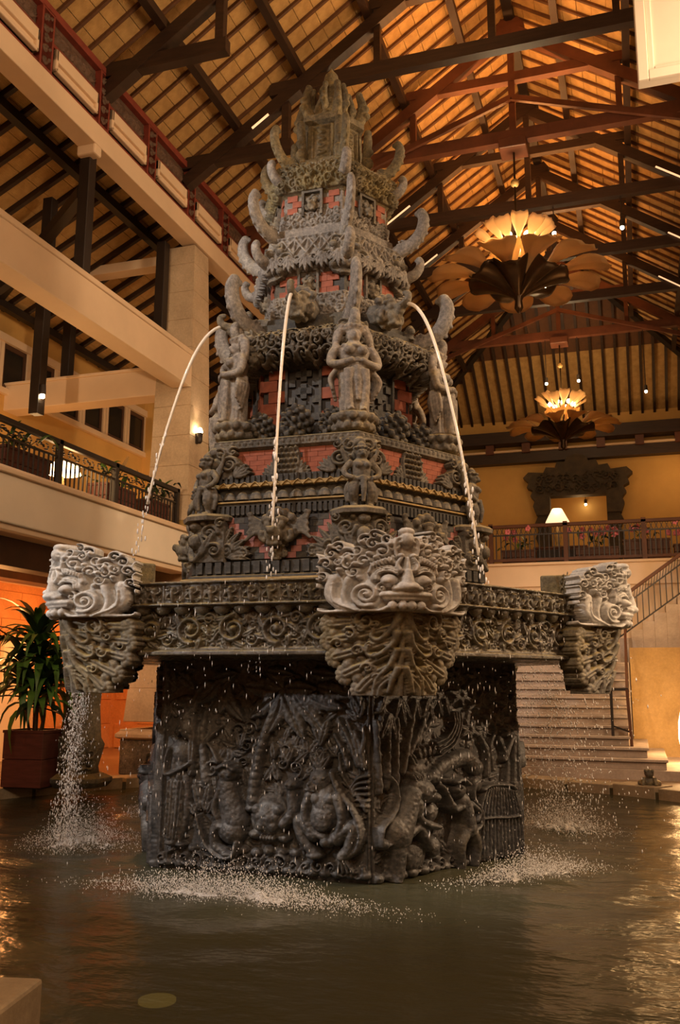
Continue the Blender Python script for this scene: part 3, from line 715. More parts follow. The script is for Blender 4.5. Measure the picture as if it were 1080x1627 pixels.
struct(obj('trim_pilaster', MB().ab((WXG - 0.25, 10.2, GZ), (WXG + 0.25, 10.7, 9.3)), 'plaster_yellow'))
# orange walls under the gallery, built of stone courses
ow = struct(obj('wall_left', MB().ab((-9.25, -12, FL), (-8.97, 11.2, 3.7)), 'orange_stone'))
ow2 = struct(obj('wall_left_end', MB().ab((-9.0, 9.85, FL), (-3.9, 10.1, 3.7)), 'orange_stone'))
blk = MB().box((0, 0, 0), (0.05, 1.19, 0.56)).mesh('stone_block'); blk2 = MB().box((0, 0, 0), (1.19, 0.05, 0.56)).mesh('stone_block')
for j in range(6):
    for i in range(9): obj('stone_block', blk, 'orange_stone', ow, loc=(-8.965, 0.2 + i * 1.2 + 0.6 * (j % 2), FL + 0.29 + j * 0.57), bevel=0.008)
    for i in range(4): obj('stone_block', blk2, 'orange_stone', ow2, loc=(-8.2 + i * 1.2 + 0.6 * (j % 2), 9.84, FL + 0.29 + j * 0.57), bevel=0.008)
dr = thing('door_1', 'pale doorway in the orange wall under the gallery', None, (-8.95, 6.1, FL), kind='structure')
obj('frame', MB().ab((0, -0.6, 0), (0.12, -0.5, 2.5)).ab((0, 0.5, 0), (0.12, 0.6, 2.5)).ab((0, -0.6, 2.4), (0.12, 0.6, 2.5)), 'cream', dr)
obj('leaf', MB().ab((0, -0.5, 0), (0.06, 0.5, 2.4)), 'cream_white', dr)
obj('pilaster', MB().ab((0, 0.62, 0), (0.3, 1.1, 3.1)), 'orange_stone', dr)

# ------------------------------------------------------------------ stair, landing and far wing
st = thing('staircase', 'broad pale stone staircase rising behind the right of the fountain', 'staircase', (0, 6.9, FL + 0.16))
for n in range(11):
    xr = (3.75, 3.45, 3.15)[min(n, 2)]
    obj('step', MB().ab((-2.6, n * 0.3, n * 0.17), (xr, 2.95, n * 0.17 + 0.125)).ab((-2.6, n * 0.3 - 0.03, n * 0.17 + 0.125), (xr + 0.03, 2.95, n * 0.17 + 0.17)), 'stair_stone', st, bevel=0.008)
    obj('step_seam', MB().ab((-2.55, n * 0.3 - 0.032, n * 0.17 + 0.118), (xr, n * 0.3 + 0.1, n * 0.17 + 0.127)), 'timber_dark', st)
LZ = FL + 0.16 + 0.17 * 11
struct(obj('floor_landing', MB().ab((-2.6, 9.86, FL), (3.2, 11.0, LZ)).ab((3.2, 10.16, FL), (7.5, 11.0, LZ)), 'stair_stone'))
struct(obj('floor_pool_step', MB().ab((-2.6, 6.75, FL), (5.6, 10.2, FL + 0.16)), 'stair_stone'))
struct(obj('wall_landing', MB().ab((-9, 11.0, FL), (9, 11.3, GZ - 0.5)), 'cream'))
struct(obj('floor_wing', MB().ab((-9, 10.95, GZ - 0.55), (9, 24.4, GZ - 0.06)).ab((-9, 10.9, GZ - 0.06), (9, 24.4, GZ)), 'cream', bevel=0.01))
struct(obj('wall_ochre', MB().ab((3.22, 9.9, FL + 0.16), (8.5, 10.15, LZ + 0.3)), 'ochre_stone'))
# second flight, rising to the right along the wall
fl2 = thing('stair_flight', 'pale upper stair flight climbing to the right edge', 'staircase', (2.55, 10.25, LZ))
for n in range(13):
    obj('step', MB().ab((n * 0.24, -0.04, 0.0), (n * 0.24 + 0.24, 0.7, n * 0.172 + 0.172)), 'stair_stone', fl2, bevel=0.006)
# railing of the second flight
rl = thing('stair_railing', 'dark iron railing with wooden handrail on the upper flight', 'railing', (2.6, 10.24, LZ))
def rail_z(x): return x * 0.716
obj('handrail', MB().bar((0.1, 0, rail_z(0.1) + 1.0), (3.3, 0, rail_z(3.3) + 1.0), 0.08, 0.07), 'lacquer', rl, bevel=0.01)
obj('upper_bar', MB().bar((0.1, 0, rail_z(0.1) + 0.80), (3.3, 0, rail_z(3.3) + 0.80), 0.03, 0.03), 'iron', rl)
obj('lower_bar', MB().bar((0.1, 0, rail_z(0.1) + 0.22), (3.3, 0, rail_z(3.3) + 0.22), 0.03, 0.03), 'iron', rl)
for i in range(27): obj('baluster', MB().bar((0.1 + i * 0.12, 0, rail_z(0.1 + i * 0.12) + 0.22), (0.1 + i * 0.12, 0, rail_z(0.1 + i * 0.12) + 0.8), 0.022, 0.022), 'iron', rl)
for i in range(53):
    x = 0.1 + i * 0.06; obj('lattice_bar', MB().bar((x, 0, rail_z(x) + 0.8), (x + 0.03, 0, rail_z(x + 0.03) + 0.97), 0.015, 0.015), 'iron', rl)
# handrail of the lower stair
hr = thing('stair_handrail', 'bronze handrail with two posts beside the lower stair', 'handrail', (3.0, 7.6, FL + 0.50))
obj('post', MB().bar((-0.12, 0, 0.0), (-0.12, 0, 1.0), 0.05, 0.05), 'iron', hr); obj('post', MB().bar((0.2, -0.05, -0.1), (0.16, -0.05, 1.0), 0.055, 0.055), 'lacquer', hr)
obj('top_rail', MB().bar((-0.12, -0.05, 1.0), (0.18, -0.05, 1.0), 0.05, 0.05), 'iron', hr)
obj('slope_rail', MB().bar((0.16, 0, 1.0), (0.16, 2.6, 2.46), 0.05, 0.05), 'lacquer', hr)
obj('cross_bar', MB().bar((-0.12, 0, 0.35), (0.18, -0.05, 0.25), 0.03, 0.03), 'iron', hr)
for i in range(4): obj('post', MB().bar((0.16, 0.6 + i * 0.6, 0.25 + i * 0.34), (0.16, 0.6 + i * 0.6, 1.3 + i * 0.34), 0.04, 0.04), 'iron', hr)

# far railing with planters
fr = thing('gallery_railing', 'dark wood and iron railing across the far upper floor', 'railing', (0, 11.1, GZ))
obj('handrail', MB().ab((-4, -0.05, 0.84), (7.5, 0.05, 0.92)), 'lacquer', fr, bevel=0.012)
obj('upper_bar', MB().ab((-4, -0.015, 0.66), (7.5, 0.015, 0.69)), 'iron', fr); obj('lower_bar', MB().ab((-4, -0.03, 0.06), (7.5, 0.03, 0.12)), 'lacquer', fr)
bal = MB().ab((-0.012, -0.012, 0.1), (0.012, 0.012, 0.66)).mesh('baluster'); lat = MB().bar((0, 0, 0.69), (0.06, 0, 0.84), 0.014, 0.014).bar((0.06, 0, 0.69), (0, 0, 0.84), 0.014, 0.014).mesh('lattice_bar')
for i in range(64): obj('baluster', bal, 'iron', fr, loc=(-0.4 + i * 0.11, 0, 0))
for i in range(64): obj('lattice_bar', lat, 'iron', fr, loc=(-0.4 + i * 0.11, 0, 0))
for x in (0.25, 1.95, 3.65, 5.35): obj('newel', MB().ab((x - 0.05, -0.05, 0), (x + 0.05, 0.05, 0.95)), 'lacquer', fr)
# far wall with carved doorway
struct(obj('wall_far', MB().ab((-9, 24.0, GZ), (0.55, 24.3, 11.6)).ab((2.65, 24.0, GZ), (9, 24.3, 11.6)).ab((0.55, 24.0, 8.75), (2.65, 24.3, 11.6)), 'plaster_yellow'))
struct(obj('ceiling_far_room', MB().ab((-1.5, 24.3, 9.3), (5, 26.7, 9.4)), 'plaster_yellow'))
struct(obj('wall_far_room', MB().ab((-1.5, 26.5, GZ), (5, 26.7, 9.5)), 'plaster_yellow'))
struct(obj('trim_far_beam', MB().ab((-9, 23.6, 9.85), (9, 24.0, 10.25)).ab((-9, 23.3, 10.55), (9, 23.9, 11.0)), 'timber'))
struct(obj('trim_far_plate', MB().ab((-9, 23.5, 10.25), (9, 24.0, 10.32)), 'cream'))
for i in range(9): struct(obj('trim_far_block', MB().ab((-4.4 + i * 1.35, 23.45, 10.2), (-4.1 + i * 1.35, 23.9, 10.6)), 'timber_red'))
dw = thing('door_2', 'ornate dark carved doorway with stepped crown in the far yellow wall', None, (1.6, 23.95, GZ), kind='structure')
def outline(pts, y0, y1):
    full = pts + [(-x, z_) for x, z_ in reversed(pts)]
    return MB().loft([[(x, y0, z_) for x, z_ in full], [(x, y1, z_) for x, z_ in full]])
jamb = [(1.05, 0), (1.5, 0), (1.55, 2.9)]
for sd in (-1, 1):
    sc_ = [(sd * (1.45 + 0.12 * (k % 2)), 0.28 * k) for k in range(13)]
    pts_ = [(sd * 1.0, 0.0)] + sc_ + [(sd * 1.0, 0.28 * 12)]
    if sd > 0: pts_ = pts_
    obj('jamb', MB().loft([[(x, -0.35, z_) for x, z_ in pts_], [(x, 0.05, z_) for x, z_ in pts_]]), 'carved_door', dw)
crown = [(0, 5.62), (0.35, 5.5), (0.42, 5.32), (0.7, 5.34), (0.78, 5.12), (1.1, 5.16), (1.2, 4.95), (1.75, 5.0), (1.95, 4.8), (1.75, 4.62), (1.82, 4.42), (1.6, 4.3), (1.7, 4.1), (1.55, 3.9), (1.62, 3.7), (1.5, 3.36), (1.0, 3.36), (1.0, 4.05), (0, 4.05)]
cr_ = [(x, z_) for x, z_ in crown] + [(-x, z_) for x, z_ in reversed(crown[1:-1])]
obj('crown', MB().loft([[(x, -0.45, z_) for x, z_ in cr_], [(x, 0.05, z_) for x, z_ in cr_]]), 'carved_door', dw)
dr_ = Relief(3.2, 0.8, 0.03); scrollwork(dr_, -1.5, 1.5, 0.05, 0.75, 0.22, 0.12, seed=9)
obj('crown_carving', dr_.mesh('crown_carving', lambda U, V, H: (U, -0.46 - H, 4.12 + V), cut=0.01), 'carved_door', dw)
# closing walls out of frame
struct(obj('wall_right', MB().ab((7.75, -14, FL), (8.0, 24.3, 11.62)), 'cream'))
struct(obj('wall_back', MB().ab((-9, -14.3, FL), (9, -14.0, 16)), 'cream'))
bk = thing('hanging_bulkhead', 'cream panelled box hanging into the upper right corner', 'bulkhead', (3.80, 2.0, 9.93))
obj('box', MB().ab((0.0, 0.06, 0.02), (3.95, 0.24, 2.4)), 'cream_white', bk, bevel=0.01)
obj('frame', MB().ab((0.0, 0, 0), (0.14, 0.07, 2.4)).ab((0.14, 0, 0), (3.6, 0.07, 0.14)).ab((0.14, 0.03, 0.14), (0.22, 0.07, 2.4)).ab((0.22, 0.03, 0.14), (3.6, 0.07, 0.20)), 'cream_white', bk, bevel=0.012)

# ================================================================== the fountain
FT = thing('fountain', 'towering tiered hexagonal carved stone fountain in the pool', 'fountain')
C30 = math.cos(PI / 6)
# ---- base block with six carved panels (two designs)
base = obj('base', MB().hexa([(2.10, -0.5), (2.10, 1.98)]), 'stone_base', FT)
def figure_fill(R, n, seed, h=0.018):
    g = np.random.default_rng(seed)
    for _ in range(n):
        R.leaf(g.uniform(-R.w / 2, R.w / 2), g.uniform(0.02, R.h), g.uniform(0, 6.3), g.uniform(0.10, 0.2), g.uniform(0.025, 0.05), h * g.uniform(0.6, 1.2), 0.0, 4, g.uniform(-0.5, 0.5))
R1 = Relief(2.11, 1.96, 0.0075)
def A1(x, y): return ((x - 540) / 1000 * 2.11, (1080 - y) / 1010 * 1.93)
def st1(pts, r0, r1=None, h=0.05, base=0.0, **k): R1.stroke([A1(*p) for p in pts], r0 * 0.00205, (r1 if r1 is not None else r0) * 0.00205, h, base, **k)
def dm1(x, y, rx, ry=None, h=0.06, base=0.0, **k): R1.dome(*A1(x, y), rx * 0.00205, (ry or rx) * 0.00205, h, base, **k)
def lf1(x, y, x2, y2, W, h=0.04, base=0.0, veins=6, bend=0.0):
    a = A1(x, y); b = A1(x2, y2); R1.leaf(a[0], a[1], math.atan2(b[1] - a[1], b[0] - a[0]), math.hypot(b[0] - a[0], b[1] - a[1]), W * 0.00205, h, base, veins, bend)
figure_fill(R1, 420, 11, 0.032)
g_ = np.random.default_rng(4)
# tree crown of large lobed leaves
for (x, y, x2, y2, W) in ((640, 225, 745, 450, 48), (640, 240, 600, 440, 44), (650, 220, 830, 310, 42), (650, 200, 800, 180, 40), (640, 200, 560, 130, 46), (620, 210, 450, 190, 50),
                          (600, 250, 470, 330, 44), (690, 230, 860, 420, 40), (760, 230, 905, 330, 40), (800, 190, 960, 250, 42), (330, 190, 420, 390, 44), (330, 170, 240, 300, 40),
                          (300, 160, 420, 130, 42), (300, 180, 180, 240, 40), (200, 260, 90, 300, 34), (230, 230, 110, 440, 36), (380, 170, 330, 330, 38), (470, 140, 560, 230, 44), (560, 120, 690, 150, 36),
                          (120, 130, 220, 200, 34), (760, 120, 900, 160, 36), (930, 160, 1010, 300, 36), (720, 300, 690, 430, 30), (800, 330, 790, 470, 32), (850, 350, 820, 480, 26)):
    lf1(x, y, x2, y2, W, 0.05, 0.022 + 0.018 * g_.random(), 6, g_.uniform(-0.25, 0.25))
# palm trunk
st1([(505, 750), (515, 610), (555, 430), (600, 300), (640, 210)], 34, 17, 0.085, 0.02, rings=15)
# woman with long hair, left
st1([(140, 510), (135, 620), (125, 790), (118, 945)], 48, 30, 0.09, 0.02, groove=0.2); st1([(175, 640), (180, 800), (150, 950)], 30, 18, 0.06, 0.02)
dm1(178, 405, 40, 52, 0.10, 0.03); st1([(195, 360), (208, 470), (200, 620)], 30, 16, 0.08, 0.03, groove=0.3); st1([(170, 350), (195, 310)], 26, 14, 0.08, 0.03)
dm1(150, 520, 55, 62, 0.10, 0.02); st1([(105, 505), (88, 570), (92, 625), (150, 605), (205, 570)], 17, 12, 0.11, 0.03); dm1(160, 412, 7, 10, 0.03, 0.115)
dm1(110, 955, 34, 14, 0.08, 0.02); dm1(160, 960, 30, 13, 0.07, 0.02)
for k in range(5): st1([(100 + k * 17, 660), (96 + k * 16, 800), (88 + k * 15, 930)], 5, 4, 0.02, 0.085)
# small tree and spirals between
st1([(270, 650), (255, 540), (245, 430), (260, 320)], 26, 15, 0.05, 0.02, rings=9); st1([(255, 480), (310, 420), (345, 390)], 16, 10, 0.05, 0.02); st1([(330, 560), (300, 500), (270, 470)], 14, 9, 0.05, 0.02)
for (x, y, r, a, d) in ((480, 400, 38, 0, 1), (430, 410, 34, 3, -1), (470, 480, 30, 1, 1), (640, 560, 34, 2, -1), (300, 600, 40, 1, 1), (455, 560, 26, 4, -1), (650, 500, 30, 0, 1), (700, 580, 36, 5, 1)):
    p = A1(x, y); R1.curl(p[0], p[1], r * 0.00205, 1.3, a, d, r * 0.00045, 0.045, 0.015)
for (x, y, x2, y2, W) in ((435, 500, 410, 390, 16), (440, 500, 470, 380, 16), (650, 560, 640, 470, 18), (660, 560, 690, 480, 18), (600, 540, 590, 460, 20), (250, 800, 210, 650, 24), (270, 800, 290, 660, 22), (285, 810, 330, 720, 20), (230, 820, 180, 740, 20),
                          (700, 560, 760, 500, 20), (560, 640, 600, 570, 22), (620, 640, 600, 560, 22)):
    lf1(x, y, x2, y2, W, 0.045, 0.02, 4)
# seated monkey seen from behind
dm1(392, 612, 50, 48, 0.10, 0.05); dm1(355, 600, 16, h=0.05, base=0.07); dm1(428, 598, 16, h=0.05, base=0.07); st1([(350, 590), (390, 570), (430, 590)], 12, 12, 0.05, 0.12)
st1([(385, 670), (400, 750), (425, 830)], 52, 66, 0.12, 0.03); dm1(415, 875, 72, 66, 0.13, 0.03)
st1([(360, 690), (330, 770), (345, 820)], 24, 18, 0.09, 0.04); st1([(400, 870), (345, 860), (335, 940), (395, 985)], 34, 22, 0.10, 0.04); dm1(400, 985, 40, 17, 0.10, 0.04)
st1([(445, 930), (430, 990), (370, 1000), (300, 950), (265, 870), (250, 820)], 15, 9, 0.08, 0.06)
for e in (-1, 1): dm1(375 + 17 * e + 17, 618, 8, 8, 0.02, 0.145)
# tortoise
dm1(588, 812, 96, 104, 0.07, 0.03); dm1(588, 806, 78, 86, 0.13, 0.03)
for (x, y) in ((588, 770), (555, 800), (622, 800), (560, 845), (615, 845), (588, 815), (540, 770), (636, 770)): dm1(x, y, 21, 22, 0.028, 0.125)
st1([(660, 830), (700, 780), (698, 700), (697, 660)], 30, 30, 0.09, 0.05); dm1(697, 652, 34, 30, 0.10, 0.07); dm1(686, 648, 8, h=0.03, base=0.155); dm1(708, 648, 8, h=0.03, base=0.155)
for (x, y) in ((520, 890), (655, 900), (500, 770)): dm1(x, y, 34, 22, 0.08, 0.02)
for k in range(5): dm1(560 + k * 14, 900, 8, 12, 0.03, 0.09)
# squatting monkey with crown
dm1(826, 625, 56, 54, 0.12, 0.05); dm1(795, 655, 34, 26, 0.10, 0.08); dm1(790, 640, 9, h=0.03, base=0.17); dm1(812, 612, 9, h=0.03, base=0.155); dm1(848, 612, 9, h=0.03, base=0.155); st1([(770, 668), (812, 672)], 6, 6, 0.02, 0.15)
for (x2, y2) in ((775, 500), (805, 480), (840, 485), (870, 510)): lf1(822, 580, x2, y2, 20, 0.06, 0.06, 3)
dm1(845, 745, 78, 120, 0.14, 0.03); dm1(840, 790, 52, 60, 0.05, 0.13); dm1(815, 705, 26, h=0.04, base=0.135); dm1(875, 705, 26, h=0.04, base=0.135)
st1([(785, 690), (762, 770), (790, 850), (850, 880)], 27, 18, 0.09, 0.08); st1([(905, 700), (928, 790), (905, 870), (868, 905)], 28, 19, 0.09, 0.08); dm1(855, 900, 26, 22, 0.08, 0.1)
st1([(800, 870), (735, 810), (745, 880), (800, 960)], 36, 24, 0.11, 0.05); st1([(900, 880), (965, 830), (955, 920), (925, 960)], 38, 28, 0.11, 0.05)
for k in range(4): st1([(920 + k * 4, 960), (905 + k * 22, 1030)], 11, 8, 0.07, 0.05)
dm1(800, 965, 40, 18, 0.09, 0.06)
st1([(880, 590), (905, 660), (975, 760), (1003, 860), (985, 930), (940, 965)], 19, 14, 0.08, 0.06)
# fan palm and reeds at right
for k in range(7): st1([(1020, 760 - k * 6), (985 - k * 12, 700 - k * 16), (920 - k * 3, 660 - k * 26)], 8, 6, 0.04, 0.03)
for k in range(6): st1([(1030, 600 + k * 28), (980 - k * 3, 620 + k * 24), (930 + k * 8, 700 + k * 18)], 8, 6, 0.045, 0.03)
for (x, y, x2, y2) in ((985, 550, 895, 345), (995, 550, 935, 350), (1010, 560, 970, 400), (940, 560, 880, 420), (1000, 500, 1010, 380)): st1([(x, y), ((x + x2) / 2 + 8, (y + y2) / 2), (x2, y2)], 18, 10, 0.05, 0.02)
for (x, y, x2, y2) in ((990, 340, 950, 250), (990, 340, 1010, 240), (985, 350, 925, 300)): lf1(x, y, x2, y2, 18, 0.045, 0.02, 4)
# rocks and scrolls along the ground
for k in range(17):
    x = 70 + k * 57; y = 1010 + 22 * g_.random(); p = A1(x, y); R1.curl(p[0], p[1], 0.055 + 0.02 * g_.random(), 1.2, g_.random() * 6, 1 if k % 2 else -1, 0.018, 0.06, 0.02); dm1(x + 28, 1045, 34, 22, 0.06, 0.015)
for k in range(10): dm1(160 + k * 60, 960 + 20 * g_.random(), 28, 20, 0.05, 0.015)
st1([(1028, 80), (1030, 1075)], 9, 9, 0.035, 0.0, curve=False); st1([(48, 80), (48, 1075)], 9, 9, 0.035, 0.0, curve=False)
R1.H *= 1.2; R1.fleck(90, 0.003, 2)
P1 = R1.mesh('relief_panel', on_face(2.10 * C30 - 0.005, 0.0), back=0.0)

R2 = Relief(2.11, 1.96, 0.0075)
def A2(x, y):
    yb = 1400 - 200 * (x - 100) / 890; return ((x - 545) / 890 * 2.11, (yb - y) / (yb - 48) * 1.95)
K2 = 0.0021
def st2(pts, r0, r1=None, h=0.05, base=0.0, **k): R2.stroke([A2(*p) for p in pts], r0 * K2 * 0.85, (r1 if r1 is not None else r0) * K2 * 0.85, h, base, **k)
def dm2(x, y, rx, ry=None, h=0.06, base=0.0, **k): R2.dome(*A2(x, y), rx * K2, (ry or rx) * K2 * 0.75, h, base, **k)
def lf2(x, y, x2, y2, W, h=0.04, base=0.0, veins=4, bend=0.0):
    a = A2(x, y); b = A2(x2, y2); R2.leaf(a[0], a[1], math.atan2(b[1] - a[1], b[0] - a[0]), math.hypot(b[0] - a[0], b[1] - a[1]), W * K2, h, base, veins, bend)
figure_fill(R2, 360, 21, 0.028)
# bamboo
for (x, y, x2, y2) in ((125, 860, 108, 440), (165, 830, 175, 480), (212, 820, 222, 420), (250, 740, 325, 300), (290, 620, 395, 380), (330, 560, 430, 400), (120, 480, 150, 300)):
    st2([(x, y), ((x + x2) / 2, (y + y2) / 2), (x2, y2)], 19, 15, 0.06, 0.02, rings=5)
for (x, y, x2, y2) in ((180, 380, 120, 560), (180, 380, 160, 530), (180, 380, 210, 560), (230, 290, 200, 440), (235, 290, 265, 470), (240, 290, 300, 430), (150, 280, 110, 400), (320, 290, 350, 420), (400, 280, 360, 420), (400, 280, 420, 430), (450, 290, 480, 400), (500, 280, 520, 400), (440, 290, 400, 380)):
    lf2(x, y, x2, y2, 17, 0.05, 0.03)
# round leafy crowns
for (x, y, r) in ((600, 260, 90), (700, 300, 100), (810, 400, 95), (915, 310, 90), (650, 470, 80), (820, 200, 80), (930, 470, 60), (740, 470, 70), (700, 150, 80), (560, 140, 70), (930, 150, 60), (480, 180, 60)):
    dm2(x, y, r * 0.8, r * 0.9, 0.03, 0.0)
    for k in range(13):
        a = 6.28 * k / 13; d = r * (0.35 + 0.3 * (k % 2)); lf2(x + d * 0.3 * math.cos(a), y + d * 0.3 * math.sin(a), x + 1.35 * d * math.cos(a), y + 1.35 * d * math.sin(a), 13, 0.045, 0.03, 3)
for pts in ([(760, 740), (765, 600), (720, 500)], [(890, 800), (900, 640), (850, 510)], [(940, 900), (950, 650), (965, 450)], [(800, 700), (790, 560), (830, 470)], [(985, 900), (980, 650), (975, 420)], [(880, 640), (930, 540), (960, 480)]):
    st2(pts, 22, 12, 0.06, 0.02, groove=0.3)
# scrolled arch and crouching beast
for k in range(4): st2([(430 + k * 10, 560 + k * 22), (500 + k * 14, 520 + k * 14), (545 + k * 14, 440 + k * 4), (540 + k * 16, 370)], 11, 8, 0.06, 0.03)
st2([(420, 760), (500, 690), (620, 640), (690, 700)], 40, 50, 0.07, 0.03); dm2(410, 770, 50, 44, 0.09, 0.03); st2([(440, 800), (470, 870)], 22, 14, 0.06, 0.04); st2([(640, 660), (700, 720), (690, 790)], 34, 22, 0.06, 0.03)
for k in range(6): lf2(350 + k * 22, 660 - k * 8, 330 + k * 34, 580 - k * 6, 13, 0.05, 0.03)
dm2(330, 720, 60, 50, 0.06, 0.03); lf2(320, 700, 280, 620, 22, 0.06, 0.03)
# walking monkey
dm2(335, 850, 64, 76, 0.13, 0.06); dm2(372, 880, 34, 34, 0.12, 0.09); dm2(300, 815, 40, 40, 0.10, 0.05); dm2(352, 840, 10, h=0.03, base=0.18)
for k in range(4): lf2(300 + k * 18, 800, 270 + k * 34, 735, 16, 0.08, 0.06, 3)
st2([(275, 880), (245, 980), (215, 1080)], 62, 74, 0.15, 0.04); dm2(205, 1100, 76, 110, 0.15, 0.04)
st2([(200, 1120), (205, 1250), (195, 1385)], 62, 36, 0.12, 0.04); st2([(235, 1110), (300, 1060), (335, 1110), (375, 1180)], 40, 24, 0.11, 0.05)
st2([(285, 920), (290, 1000), (340, 1040), (405, 1055)], 30, 18, 0.10, 0.09); st2([(300, 930), (350, 970), (400, 950)], 24, 16, 0.08, 0.07); dm2(380, 970, 42, 60, 0.07, 0.07)
st2([(150, 1160), (112, 1170), (112, 1080), (165, 1000), (195, 920), (190, 820), (160, 770)], 17, 12, 0.08, 0.05); dm2(125, 1165, 26, 34, 0.09, 0.05)
# standing monkey with raised arm
dm2(530, 835, 54, 62, 0.12, 0.06); dm2(505, 835, 26, 26, 0.11, 0.08); st2([(490, 790), (530, 770), (570, 795)], 14, 14, 0.06, 0.14); dm2(520, 815, 8, h=0.03, base=0.17)
st2([(560, 900), (585, 970), (600, 1050)], 54, 52, 0.14, 0.04); dm2(600, 1060, 58, 70, 0.13, 0.04)
st2([(545, 930), (500, 950), (470, 880), (440, 820)], 26, 16, 0.10, 0.07); dm2(488, 930, 22, 34, 0.09, 0.08); st2([(610, 920), (655, 960), (640, 1010)], 24, 16, 0.10, 0.07)
st2([(580, 1080), (550, 1170), (560, 1290)], 38, 24, 0.11, 0.05); st2([(625, 1080), (650, 1160), (640, 1270)], 38, 24, 0.11, 0.05)
st2([(640, 1080), (690, 1030), (690, 950), (645, 880), (660, 800), (690, 770)], 15, 11, 0.07, 0.05); dm2(675, 800, 34, 46, 0.06, 0.05)
# bell-shaped cage with bars
for k in range(13):
    t = (k - 6) / 6; x0 = 825 + 95 * t; x1 = 825 + 145 * t; yb = 1400 - 200 * (x1 - 100) / 890 - 22
    st2([(x0, 812 + 18 * t * t), ((x0 + x1) / 2 + 14 * t, 960), (x1, 1100), (x1, yb)], 7, 7, 0.05, 0.05)
st2([(715, 830), (765, 800), (885, 795), (930, 815)], 12, 12, 0.06, 0.05); st2([(700, 1000), (780, 990), (870, 985), (945, 970)], 8, 8, 0.05, 0.065)
dm2(828, 900, 30, 60, 0.05, 0.02); st2([(828, 930), (825, 1060)], 34, 26, 0.05, 0.02)
for k in range(5): st2([(930 + k * 14, 780), (950 + k * 10, 900), (945 + k * 12, 1050), (960 + k * 8, 1195)], 9, 7, 0.05, 0.03)
# rocks
for k in range(15):
    x = 120 + k * 62; yb = 1400 - 200 * (x - 100) / 890; dm2(x, yb - 25, 34, 30, 0.06, 0.02); p = A2(x + 25, yb - 60)
    if 250 < x < 720: R2.curl(p[0], p[1], 0.055, 1.2, g_.random() * 6, 1 if k % 2 else -1, 0.018, 0.06, 0.02)
dm2(310, 1230, 70, 90, 0.06, 0.03); dm2(420, 1180, 40, 60, 0.06, 0.03)
R2.stroke([(-1.045, 0), (-1.045, 1.95)], 0.018, h=0.03, curve=False); R2.stroke([(1.045, 0), (1.045, 1.95)], 0.018, h=0.03, curve=False)
R2.H *= 1.2; R2.fleck(90, 0.003, 5)
P2 = R2.mesh('relief_panel', on_face(2.10 * C30 - 0.005, 0.0), back=0.0)
for i, a in enumerate(HEX):
    p = obj('relief_panel', P1 if i % 2 == 0 else P2, 'stone_base', base, rz=a)
    p['label'] = 'panel carved with monkeys, tortoise, palm and a long haired woman' if i % 2 == 0 else 'panel carved with two monkeys, bamboo and a barred cage'

# ---- basin
bas = obj('basin', MB().hexa([(2.55, 1.93), (2.80, 1.955), (2.80, 2.02), (2.76, 2.03), (2.76, 2.36), (2.86, 2.39), (2.86, 2.62), (2.58, 2.62), (2.58, 2.5), (0.4, 2.5)]), 'stone_basin', FT)
obj('basin_lip', MB().hexa([(2.78, 1.955), (2.845, 1.965), (2.845, 2.0), (2.78, 2.012)]), 'stone_basin', bas, bevel=0.008)
RF = Relief(2.70, 0.36, 0.0075)              # lower frieze, running scrolls
for k in range(7):
    x = -1.16 + k * 0.387; d = 1 if k % 2 else -1
    RF.curl(x, 0.18, 0.125, 1.7, PI / 2 * d, d, 0.026, 0.055); RF.curl(x + 0.17, 0.09 if d > 0 else 0.27, 0.06, 1.3, 0, -d, 0.016, 0.045)
    for j in range(7):
        a = j * 0.9 + k; RF.leaf(x + 0.1 * math.cos(a), 0.18 + 0.1 * math.sin(a), a + 0.7 * d, 0.13, 0.032, 0.04, 0.005, 3, 0.4 * d)
    RF.dome(x, 0.18, 0.035, h=0.065)
scrollwork(RF, -1.32, 1.32, 0.01, 0.35, 0.06, 0.022, seed=8)
RF.stroke([(-1.35, 0.012), (1.35, 0.012)], 0.016, h=0.03, curve=False)
RF.fleck(80, 0.003, 7)
PF = RF.mesh('frieze_panel', on_face(2.76 * C30, 2.01), back=0.0)
RB = Relief(2.72, 0.22, 0.0075)              # upper band, framed cells with small figures
for yy in (0.012, 0.208): RB.stroke([(-1.33, yy), (1.33, yy)], 0.014, h=0.045, curve=False)
for xx in (-1.335, 1.335): RB.stroke([(xx, 0.01), (xx, 0.21)], 0.014, h=0.045, curve=False)
for k in range(15):
    x = -1.23 + k * 0.1757
    RB.stroke([(x + 0.088, 0.03), (x + 0.088, 0.19)], 0.009, h=0.02, curve=False)
    RB.dome(x, 0.145, 0.026, 0.028, h=0.05); RB.stroke([(x, 0.12), (x + 0.01, 0.05)], 0.03, 0.022, h=0.05); RB.stroke([(x - 0.03, 0.11), (x - 0.055, 0.07), (x - 0.02, 0.06)], 0.012, 0.009, h=0.04); RB.stroke([(x + 0.03, 0.11), (x + 0.058, 0.13), (x + 0.05, 0.17)], 0.012, 0.009, h=0.04)
    RB.curl(x - 0.05, 0.165, 0.024, 1.1, k, 1, 0.008, 0.03); RB.curl(x + 0.05, 0.055, 0.024, 1.1, k + 2, -1, 0.008, 0.03)
RB.fleck(80, 0.003, 9)
PB = RB.mesh('rim_panel', on_face(2.86 * C30 - 0.004, 2.395), back=0.0)
pet = MB()
rings = []
for i in range(6):
    th = PI / 2 * i / 5; r = 0.085 * math.cos(th)
    rings.append([(r * math.cos(PI * j / 8), -0.055 * math.sin(th) - 0.005, -r * 0.95 * math.sin(PI * j / 8)) for j in range(9)])
